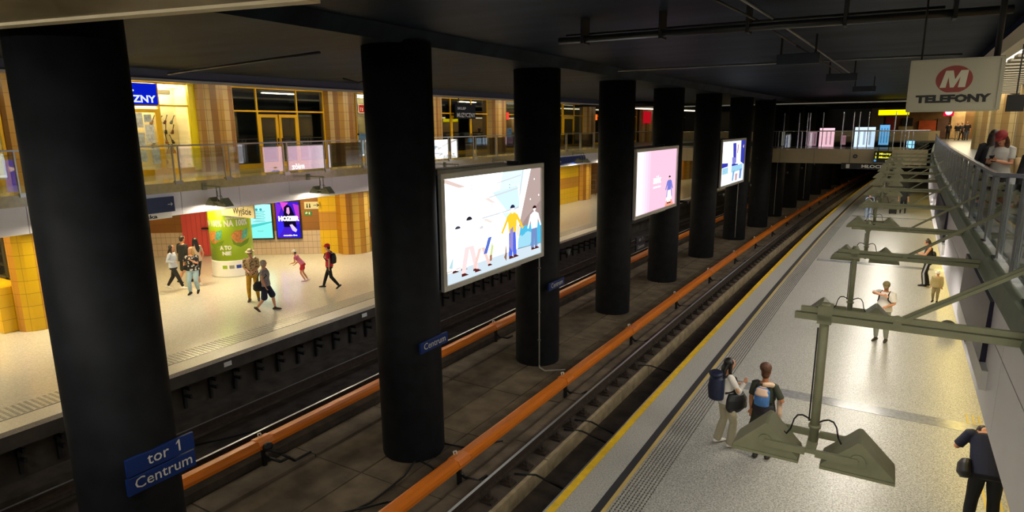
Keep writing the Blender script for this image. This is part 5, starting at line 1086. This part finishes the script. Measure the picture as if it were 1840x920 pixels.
def bag_top(G, name, label, m_fn, mats, cat='bag', voxel=.012, parts=()):
    """a bag carried by a person stays a thing of its own, built in that person's frame"""
    o0 = G['world'](G['at'](.3, -.2)); t = thing(name, label, cat, o0, 0)
    L = PW[G['t'].name]; g = MB(); m_fn(g, G); g.v = [L @ (q * G['s']) for q in g.v]
    b = g.build('main_bag', mats, t, world=True); finish(b, voxel, 2)
    for nm, fn, mm in [(a, q, c) for a, b, c in parts for q in (b if isinstance(b, list) else [b])]:
        g = MB(); fn(g, G); g.v = [L @ (q * G['s']) for q in g.v]; o = g.build(nm, mm, t, world=True)
        if nm not in ('strap',): finish(o, voxel, 1)
    return t
def pack(w, d, z0, z1, f0, tx=0):
    def f(g, G):
        at, rt, fd = G['at'], G['rt'], G['fd']
        g.loft([(at(z0, f0 - d * .4, tx), rt * w * .55, fd * d * .45), (at(z0 + .03, f0 - d * .5, tx), rt * w * .95, fd * d * .9), (at((z0 + z1) / 2, f0 - d * .55, tx), rt * w, fd * d), (at(z1 - .06, f0 - d * .45, tx), rt * w * .95, fd * d * .85), (at(z1, f0 - d * .35, tx), rt * w * .55, fd * d * .45)], 16)
    return f
def straps(r=.016):
    def side(d):
        def f(g, G):
            q = lambda k, ff, rr: G['at'](k, ff, rr * d)
            g.tube([q(.44, -.14, .09), q(.50, -.03, .105), q(.44, .115, .11), q(.30, .145, .12), q(.20, .06, .165), q(.16, -.10, .14)], r, 6)
        return f
    return [side(-1), side(1)]
def phone(G, label):
    w_ = (G['J'][1][1] + G['J'][-1][1]) / 2 + G['fd'] * .08 + G['sp'] * .04; c = G['world'](w_); t = thing('phone', label, 'phone', c, G['t'].rotation_euler.z)
    t.rotation_euler.x = -.7
    MB().box(-.036, .036, -.005, .005, -.07, .07).build('case', M_black, t, bevel=.004); MB().box(-.032, .032, -.0065, -.005, -.064, .064).build('screen', glow('phone_glow', '#c7d6e6', .5), t)
RT = (.858, .513); AW = (-.513, .858)     # screen right / away, seen on the floor
def dirn(r, a): return (RT[0] * r + AW[0] * a, RT[1] * r + AW[1] * a)
# -- the two backpackers on the near platform
c_white = cloth('white_cotton', '#d5d0c8'); c_black = cloth('black_cloth', '#141416'); c_black2 = cloth('soft_black_cloth', '#1b1b1e'); c_khaki = cloth('pale_khaki_trousers', '#a39c84'); c_sneak = cloth('white_sneaker', '#d8d4cb', rough=.5); c_hairb = mat('black_hair', '#14100e', .45); c_hairbr = mat('brown_hair', '#3a2416', .5, nz=(40, .4)); c_hairdk = mat('dark_brown_hair', '#24170f', .5)
G = person('person with long black hair and a big navy backpack standing on the near platform', -2.13, 11.1, 0, (.75, .66), 1.70, hp=8, hy=-8, pel=.925, hands={1: (-.06, .30, -.16), -1: (.10, .28, -.22)}, feet={-1: (-.12, -.06, 0), 1: (.11, .08, 0)},
           top=c_white, sleeve=1.95, bottom=c_khaki, leglen=1.97, flare=1.5, loose=1.5, shoe=c_sneak, hair=c_hairb, hairlen=.22, fem=True, voxel=.010, build=.95, skin='#c08a68')
bag_top(G, 'backpack', 'big navy blue trekking backpack on the back of the person with long black hair', pack(.165, .15, .0, .50, -.13), mat('navy_nylon', '#141d38', .55, nz=(9, .2)), voxel=.012,
        parts=[('top_lid', lambda g, G: g.loft([(G['at'](.47, -.24), G['rt'] * .12, G['fd'] * .10), (G['at'](.52, -.23), G['rt'] * .155, G['fd'] * .135), (G['at'](.56, -.21), G['rt'] * .12, G['fd'] * .10)], 14), MATS['navy_nylon']), ('strap', straps(.02), c_black)])
bag_top(G, 'shoulder_bag', 'black shoulder bag under a jacket, carried by the person with long black hair', lambda g, G: (g.loft([(G['at'](.16, .10, .17), G['rt'] * .09, G['fd'] * .15), (G['at'](.05, .10, .20), G['rt'] * .10, G['fd'] * .20), (G['at'](-.10, .08, .21), G['rt'] * .09, G['fd'] * .20), (G['at'](-.19, .06, .20), G['rt'] * .06, G['fd'] * .12)], 14), limb(g, [G['at'](.2, .2, .10), G['at'](.05, .27, .16), G['at'](-.1, .28, .2)], [.05, .06, .04])), mat('black_nylon', '#16161a', .5), voxel=.012,
        parts=[('scarf', lambda g, G: limb(g, [G['at'](-.12, .02, .23), G['at'](-.22, .04, .22), G['at'](-.3, .1, .2)], [.05, .06, .04]), cloth('cream_scarf', '#c2b89a'))])
c_olive = cloth('dark_olive_cloth', '#2a2f20')
G = person('person with a curly bun and dark olive dress standing behind the closest lamp', -1.46, 10.95, 0, (.12, 1), 1.72, hp=-2, pel=.93, hands={-1: (-.05, .02, -.53), 1: (.05, .20, -.30)}, feet={-1: (-.08, -.02, 0), 1: (.12, .05, 0)}, top=c_olive, sleeve=.8, loose=1.6, hem=-.02, skirt=(c_olive, .56, .05), shoe=mat('black_sandal', '#17120f', .5), hair=mat('auburn_curls', '#4a2a14', .7, nz=(60, .6)), bun=.105, fem=True, voxel=.010, skin='#a8714e')
bag_top(G, 'backpack', 'small blue and beige drawstring backpack on the person with the curly bun', pack(.135, .085, .10, .46, -.12), mat('denim_blue_nylon', '#3f6ea8', .6, nz=(6, .35)), voxel=.011,
        parts=[('top_pouch', lambda g, G: g.loft([(G['at'](.27, -.185), G['rt'] * .09, G['fd'] * .04), (G['at'](.34, -.205), G['rt'] * .12, G['fd'] * .055), (G['at'](.43, -.17), G['rt'] * .10, G['fd'] * .05), (G['at'](.47, -.14), G['rt'] * .05, G['fd'] * .03)], 12), cloth('beige_pouch', '#c7a992')), ('strap', straps(.018), c_black)])
bag_top(G, 'jacket', 'dark jacket tied at the waist of the person with the curly bun', lambda g, G: g.loft([(G['at'](.12, -.10, .03), G['rt'] * .17, G['fd'] * .07), (G['at'](.02, -.12, .04), G['rt'] * .20, G['fd'] * .08), (G['at'](-.10, -.12, .04), G['rt'] * .16, G['fd'] * .06)], 14), cloth('plum_black_jacket', '#1f1a20'), cat='jacket')
bag_top(G, 'cloth_wrap', 'beige cloth over the right shoulder of the person with the curly bun', lambda g, G: limb(g, [G['at'](.50, -.13, .02), G['at'](.50, -.06, .12), G['at'](.40, .06, .20), G['at'](.24, .02, .25), G['at'](.0, -.04, .28), G['at'](-.1, -.03, .27)], [.045, .05, .05, .04, .05, .04]), cloth('beige_cloth', '#b79a80'), cat='cloth')
# -- man in the sun cap
G = person('person in a tan cap and white T-shirt looking at a raised wrist', .28, 19.0, 0, (-.35, -1), 1.68, hp=22, hy=12, hands={1: (-.22, .28, -.02, (.8, .2, .1)), -1: (.06, .24, -.34)}, feet={-1: (-.13, 0, 0), 1: (.12, .05, 0)}, top=c_white, sleeve=.85, loose=1.5, bottom=cloth('grey_green_trousers', '#8f9384'), leglen=1.85, flare=1.15, shoe=mat('dark_sandal', '#2b211b', .5), hair=mat('grey_hair', '#8a8378', .6), hat=('cap', cloth('tan_cap', '#75683f')), build=1.05, voxel=.010)
bag_top(G, 'backpack', 'small dark backpack of the person in the tan cap', pack(.13, .08, .12, .44, -.11), c_black, parts=[('strap', straps(.018), c_black)])
# -- woman with phone and striped trousers
G = person('person in black vest and striped trousers reading a phone on the near platform', 1.57, 26.5, 0, (-1, .1), 1.72, hp=28, hands={1: (-.10, .33, -.24), -1: (.10, .33, -.22)}, feet={-1: (-.10, .03, 0), 1: (.09, -.06, 0)}, top=c_black2, sleeve=0, bottom=c_black, leglen=1.97, flare=1.45, loose=1.3, shoe=c_black2, hair=c_hairdk, bun=.05, fem=True, voxel=.011,
           extra=lambda G: [G['S'](MB().bar(G['J'][d][2] + V3(d * .095, 0, .0), G['J'][d][3] + V3(d * .075, 0, 0), .012, .05, (0, 1, 0)).bar(G['J'][d][3] + V3(d * .075, 0, 0), G['J'][d][4] + V3(d * .078, 0, .02), .012, .055, (0, 1, 0))).build('side_stripe', cloth('pale_stripe', '#a9a9ae'), G['t']) for d in (-1, 1)])
phone(G, 'phone in the hands of the person in the black vest')
bag_top(G, 'backpack', 'small black backpack with a yellow detail on the person in the black vest', pack(.12, .08, .08, .36, -.11), mat('black_nylon', '#16161a', .5), parts=[('tag', lambda g, G: g.ell(G['at'](.18, -.27, .04), .05, .02, .03), mat('yellow_tag', '#b39a2a', .5))])
# -- far people on the near platform
G = person('person in black standing with a suitcase far along the near platform', 1.1, 47.8, 0, (.1, 1), 1.75, hp=5, hands={-1: (-.10, .0, -.5)}, feet={-1: (-.13, 0, 0), 1: (.13, .02, 0)}, top=c_black, sleeve=1.0, bottom=c_black, leglen=1.95, shoe=c_black, hair=c_hairb, voxel=.016, face_detail=False)
sc = thing('suitcase', 'small black suitcase beside the far person in black', 'suitcase', (.55, 47.4, 0)); MB().box(-.22, .22, -.13, .13, .05, .6).build('shell', c_black, sc, bevel=.03); MB().tube([(-.12, .08, .6), (-.12, .08, 1.0), (.12, .08, 1.0), (.12, .08, .6)], .012).build('handle', M_grey, sc)
for sx in (-1, 1): MB().cyl((sx * .17, -.08, .03), (sx * .17, .08, .03), .035, 8).build('wheel', M_black, sc)
G = person('person in a pale blue shirt half hidden by the fourth lamp', -.75, 43.6, 0, (-.5, 1), 1.7, top=cloth('pale_blue_shirt', '#9fb2d6'), sleeve=1.9, bottom=cloth('pale_blue_jeans', '#93a5c4'), leglen=1.95, shoe=c_sneak, hair=c_hairdk, voxel=.016, face_detail=False)
bag_top(G, 'backpack', 'black backpack on the person in the pale blue shirt', pack(.15, .12, .08, .48, -.12), c_black, voxel=.02)
G = person('person in a beige coat and white hat partly hidden below the near gallery edge', 1.75, 24.2, 0, (-.3, -1), 1.05, top=cloth('beige_coat', '#a89668'), sleeve=1.9, hem=-.12, loose=1.8, bottom=cloth('beige_trousers', '#8d7d58'), leglen=1.95, shoe=c_black, hair=c_hairdk, hat=('sun', c_white), voxel=.014, build=1.2, face_detail=False)
bl = MB(); bl.ell((1.85, 20.4, .22), .22, .18, .22, 14, 10); o = bl.build('bag', c_black); tag(o, 'round black bag by the near wall under the gallery edge', 'bag')
# -- man bending at the bottom right corner
G = person('person in a navy T-shirt and black trousers bending over at the bottom right corner', 1.62, 10.35, 0, (-.12, 1), 1.78, lean=30, hp=102, pel=.94, hands={-1: (-.02, .26, -.26), 1: (-.12, .30, -.30)}, feet={-1: (-.15, -.02, 0), 1: (.16, .02, 0)}, top=cloth('navy_tshirt', '#171b33'), sleeve=.85, loose=1.6, hem=-.10, bottom=c_black, leglen=1.95, flare=1.2, shoe=c_black2, hair=c_hairdk, build=1.12, voxel=.010)
bag_top(G, 'shoulder_bag', 'black bag hanging at the left hip of the bending person in navy', lambda g, G: g.loft([(G['at'](.10, -.02, -.25), G['rt'] * .05, G['fd'] * .09), (G['at'](.03, -.03, -.28), G['rt'] * .075, G['fd'] * .14), (G['at'](-.10, -.05, -.29), G['rt'] * .085, G['fd'] * .15), (G['at'](-.17, -.06, -.28), G['rt'] * .05, G['fd'] * .10)], 14), MATS['black_nylon'], parts=[('tag', lambda g, G: g.ell(G['at'](.10, .0, -.21), .03, .03, .02), M_white)])
# -- right gallery
G = person('person in a red cap and grey T-shirt using a phone on the right gallery', 1.63, 13.4, 4.05, (-.55, -1), 1.62, hp=32, hands={1: (-.13, .27, -.22), -1: (.12, .27, -.22)}, top=cloth('light_grey_tshirt', '#a9a8a2'), sleeve=.7, loose=1.1, bottom=c_black, leglen=1.95, shoe=c_black2, hair=mat('long_brown_hair', '#4a2917', .5, nz=(40, .35)), hairlen=.34, hat=('cap', cloth('dark_red_cap', '#7a1a1c')), fem=True, voxel=.010, build=.88, skin='#b98262')
phone(G, 'phone in the hands of the person in the red cap')
bag_top(G, 'shoulder_bag', 'beige bag with a dark strap on the person in the red cap', lambda g, G: g.loft([(G['at'](.30, -.1, -.22), G['rt'] * .05, G['fd'] * .08), (G['at'](.18, -.1, -.25), G['rt'] * .07, G['fd'] * .12), (G['at'](.02, -.1, -.25), G['rt'] * .06, G['fd'] * .10)], 12), cloth('beige_bag', '#a58a60'), parts=[('strap', lambda g, G: g.tube([G['at'](.3, -.1, -.2), G['at'](.49, -.02, -.1), G['at'](.3, .14, .1), G['at'](.1, .1, .2)], .014, 6), c_black)])
G = person('person with dark hair and a dark backpack behind the person in the red cap', 1.74, 15.6, 4.05, (.2, 1), 1.60, top=c_black2, sleeve=1.9, bottom=c_black, leglen=1.95, shoe=c_black, hair=c_hairdk, hairlen=.12, voxel=.013, face_detail=False)
bag_top(G, 'backpack', 'dark backpack behind the person in the red cap', pack(.15, .11, .06, .46, -.12), c_black, voxel=.015)
person('person in a black jacket and jeans cut off by the right edge of the photo', 1.66, 10.3, 4.05, (-.5, .9), 1.62, hp=10, top=c_black, sleeve=1.95, loose=1.8, bottom=cloth('washed_jeans', '#6d7f97'), leglen=1.95, shoe=c_black2, hair=c_hairb, hairlen=.1, voxel=.011, build=1.05)
for k, (x, y, f_, tp_, bt, lab, h_) in enumerate([(5.55, 76.5, (0, -1), c_black, cloth('khaki_shorts', '#b09a78'), 'person in a black top and beige trousers, leftmost of the far group on the gallery', 1.68), (5.95, 77.2, (.3, -1), cloth('black_white_top', '#3a3a3e'), c_black, 'person all in black, second of the far group on the gallery', 1.72), (6.35, 76.8, (-.3, -1), c_black, cloth('blue_jeans', '#3f4d66'), 'person in a black top and blue jeans, third of the far group on the gallery', 1.8), (7.15, 76.6, (0, -1), c_black2, cloth('white_trousers', '#cfc9bf'), 'person in white trousers and a black top, rightmost of the far group on the gallery', 1.86), (5.1, 81, (0, 1), c_black, c_black, 'dark standing person at the very end of the gallery behind the far group', 1.7)]):
    person(lab, x, y, 4.05, f_, h_, feet={-1: (-.12, .1, 0), 1: (.12, -.1, 0)}, top=tp_, sleeve=1.0, bottom=bt, leglen=1.95, shoe=c_black, hair=c_hairdk, voxel=.022, face_detail=False, build=1.1)
# -- far platform
c_jean = cloth('pale_jeans', '#9db8c4')
G = person('person in a straw hat, flowered shirt and yellow trousers on the far platform', -18.35, 13.35, 0, dirn(.25, -1), 1.80, hp=8, hands={1: (-.10, .25, -.36), -1: (.10, .24, -.36)}, feet={-1: (-.14, 0, 0), 1: (.14, .05, 0)}, top=mat('flowered_shirt', '#b89a6a', .8, nz=(16, .5), col2='#33271c', kind='voronoi'), sleeve=.95, loose=1.6, bottom=mat('yellow_trousers', '#b98a14', .8, nz=(6, .3)), leglen=1.93, shoe=mat('brown_sandal', '#3b2a1d', .6), hair=c_hairdk, hat=('sun', mat('straw_hat', '#d1bb8c', .7, nz=(50, .15))), voxel=.012,
           extra=lambda G: G['S'](MB().box(-.07, .07, -.01, .01, -.016, .016, Matrix.Translation(G['hc'] + G['hf'] * .092 + G['hu'] * .012))).build('sunglasses', M_black, G['t']))
G = person('person with short grey hair, navy shorts and a black bag on the far platform', -16.92, 12.75, 0, dirn(.9, .1), 1.72, hp=0, hy=35, pel=.90, hands={-1: (-.05, -.05, -.52), 1: (.04, .08, -.52)}, feet={-1: (-.08, .24, .0), 1: (.08, -.30, .05, -38)}, top=mat('grey_print_blouse', '#8d8078', .8, nz=(24, .3)), sleeve=.5, loose=1.4, bottom=cloth('navy_shorts', '#141a33'), leglen=.98, flare=1.25, shoe=mat('brown_sandal', '#3b2a1d', .6), hair=mat('silver_hair', '#a89a84', .6, nz=(40, .3)), fem=True, voxel=.012, build=1.12)
bag_top(G, 'shoulder_bag', 'black shoulder bag of the person with short grey hair', lambda g, G: g.loft([(G['at'](.12, -.16, .17), G['rt'] * .05, G['fd'] * .08), (G['at'](.02, -.18, .19), G['rt'] * .06, G['fd'] * .15), (G['at'](-.14, -.18, .2), G['rt'] * .06, G['fd'] * .16), (G['at'](-.20, -.18, .2), G['rt'] * .04, G['fd'] * .10)], 12), c_black, parts=[('strap', lambda g, G: g.tube([G['at'](.12, -.2, .18), G['at'](.40, -.10, .2), G['at'](.49, -.01, .16), G['at'](.3, .12, .16), G['at'](.12, -.1, .2)], .014, 6), c_black)])
person('child in a white cap and pink sports clothes bending forward on the far platform', -19.05, 16.1, 0, dirn(-1, .05), 1.36, lean=38, hp=-12, pel=.88, hands={1: (-.05, .12, -.42), -1: (.05, .22, -.34)}, feet={-1: (-.08, -.12, 0), 1: (.08, -.2, .02, -15)}, top=cloth('pink_top', '#cf6a86'), sleeve=.4, bottom=cloth('red_shorts', '#c02a3a'), leglen=.55, flare=1.2, shoe=cloth('pale_pink_shoe', '#dab8c4'), hair=c_hairdk, hat=('cap', c_white), voxel=.011, build=.85)
G = person('child in a red cap and red T-shirt with black backpack walking on the far platform', -17.3, 15.85, 0, dirn(-1, .05), 1.70, hp=8, pel=.895, hands={1: (.04, .10, -.51), -1: (-.04, -.05, -.52)}, feet={-1: (-.07, -.34, .05, -35), 1: (.07, .30, 0)}, top=cloth('red_tshirt', '#c2203a'), sleeve=.7, loose=1.3, bottom=c_black, leglen=1.95, shoe=c_black2, hair=c_hairdk, hat=('cap', cloth('red_cap', '#c8201e')), voxel=.012, build=.92)
bag_top(G, 'backpack', 'black school backpack of the child in the red cap', pack(.15, .11, .04, .46, -.12), mat('black_nylon', '#16161a', .5), parts=[('strap', straps(.018), c_black)])
person('person in a light blue blouse and black trousers walking at the left of the group', -22.3, 12.95, 0, dirn(1, .1), 1.70, hp=2, hy=0, pel=.90, hands={1: (.02, .14, -.30), -1: (-.05, -.16, -.50)}, feet={-1: (-.08, -.32, .03, -20), 1: (.08, .32, 0)}, top=cloth('light_blue_blouse', '#b3bccb'), sleeve=1.95, loose=1.3, bottom=c_black, leglen=1.88, shoe=c_sneak, hair=c_hairdk, hairlen=.06, fem=True, voxel=.012)
G = person('person in a black hooded jacket and grey shorts seen from behind in the group', -22.9, 13.75, 0, dirn(.5, 1), 1.85, hp=5, pel=.92, hands={1: (-.05, .2, -.35), -1: (.05, .2, -.35)}, feet={-1: (-.10, -.2, .03, -20), 1: (.10, .2, 0)}, top=c_black2, sleeve=1.95, loose=2.2, hem=-.12, bottom=cloth('dark_grey_shorts', '#33332f'), leglen=.95, flare=1.3, shoe=c_black, hair=c_hairdk, voxel=.012)
G = person('person with long fair hair, black printed T-shirt and pale jeans leading the group', -21.1, 12.95, 0, dirn(.15, -1), 1.72, hp=-4, hy=-30, pel=.905, hands={-1: (.12, .22, -.12), 1: (.10, .02, -.48)}, feet={-1: (-.09, -.06, .03, -14), 1: (.12, .14, 0)}, top=mat('black_floral_tshirt', '#16151a', .8, nz=(11, .5), col2='#c9c4bc', kind='voronoi'), sleeve=.75, loose=1.5, bottom=c_jean, leglen=1.85, flare=1.2, shoe=c_black2, hair=mat('fair_hair', '#a8834c', .5, nz=(50, .3)), hairlen=.2, fem=True, voxel=.012, build=1.15)
bag_top(G, 'shoulder_bag', 'small black bag at the hip of the person with long fair hair', lambda g, G: g.loft([(G['at'](.14, .06, .2), G['rt'] * .08, G['fd'] * .05), (G['at'](.05, .08, .22), G['rt'] * .11, G['fd'] * .06), (G['at'](-.03, .07, .22), G['rt'] * .07, G['fd'] * .04)], 12), c_black)
person('person with a dark ponytail mostly hidden behind the person with long fair hair', -22.15, 13.8, 0, dirn(-.9, .4), 1.80, hp=2, hands={1: (.05, .05, -.5)}, feet={-1: (-.09, -.15, 0), 1: (.09, .15, 0)}, top=cloth('beige_vest', '#b39a80'), sleeve=.6, bottom=c_black, leglen=1.2, shoe=c_sneak, hair=c_hairb, hairlen=.2, fem=True, voxel=.013)
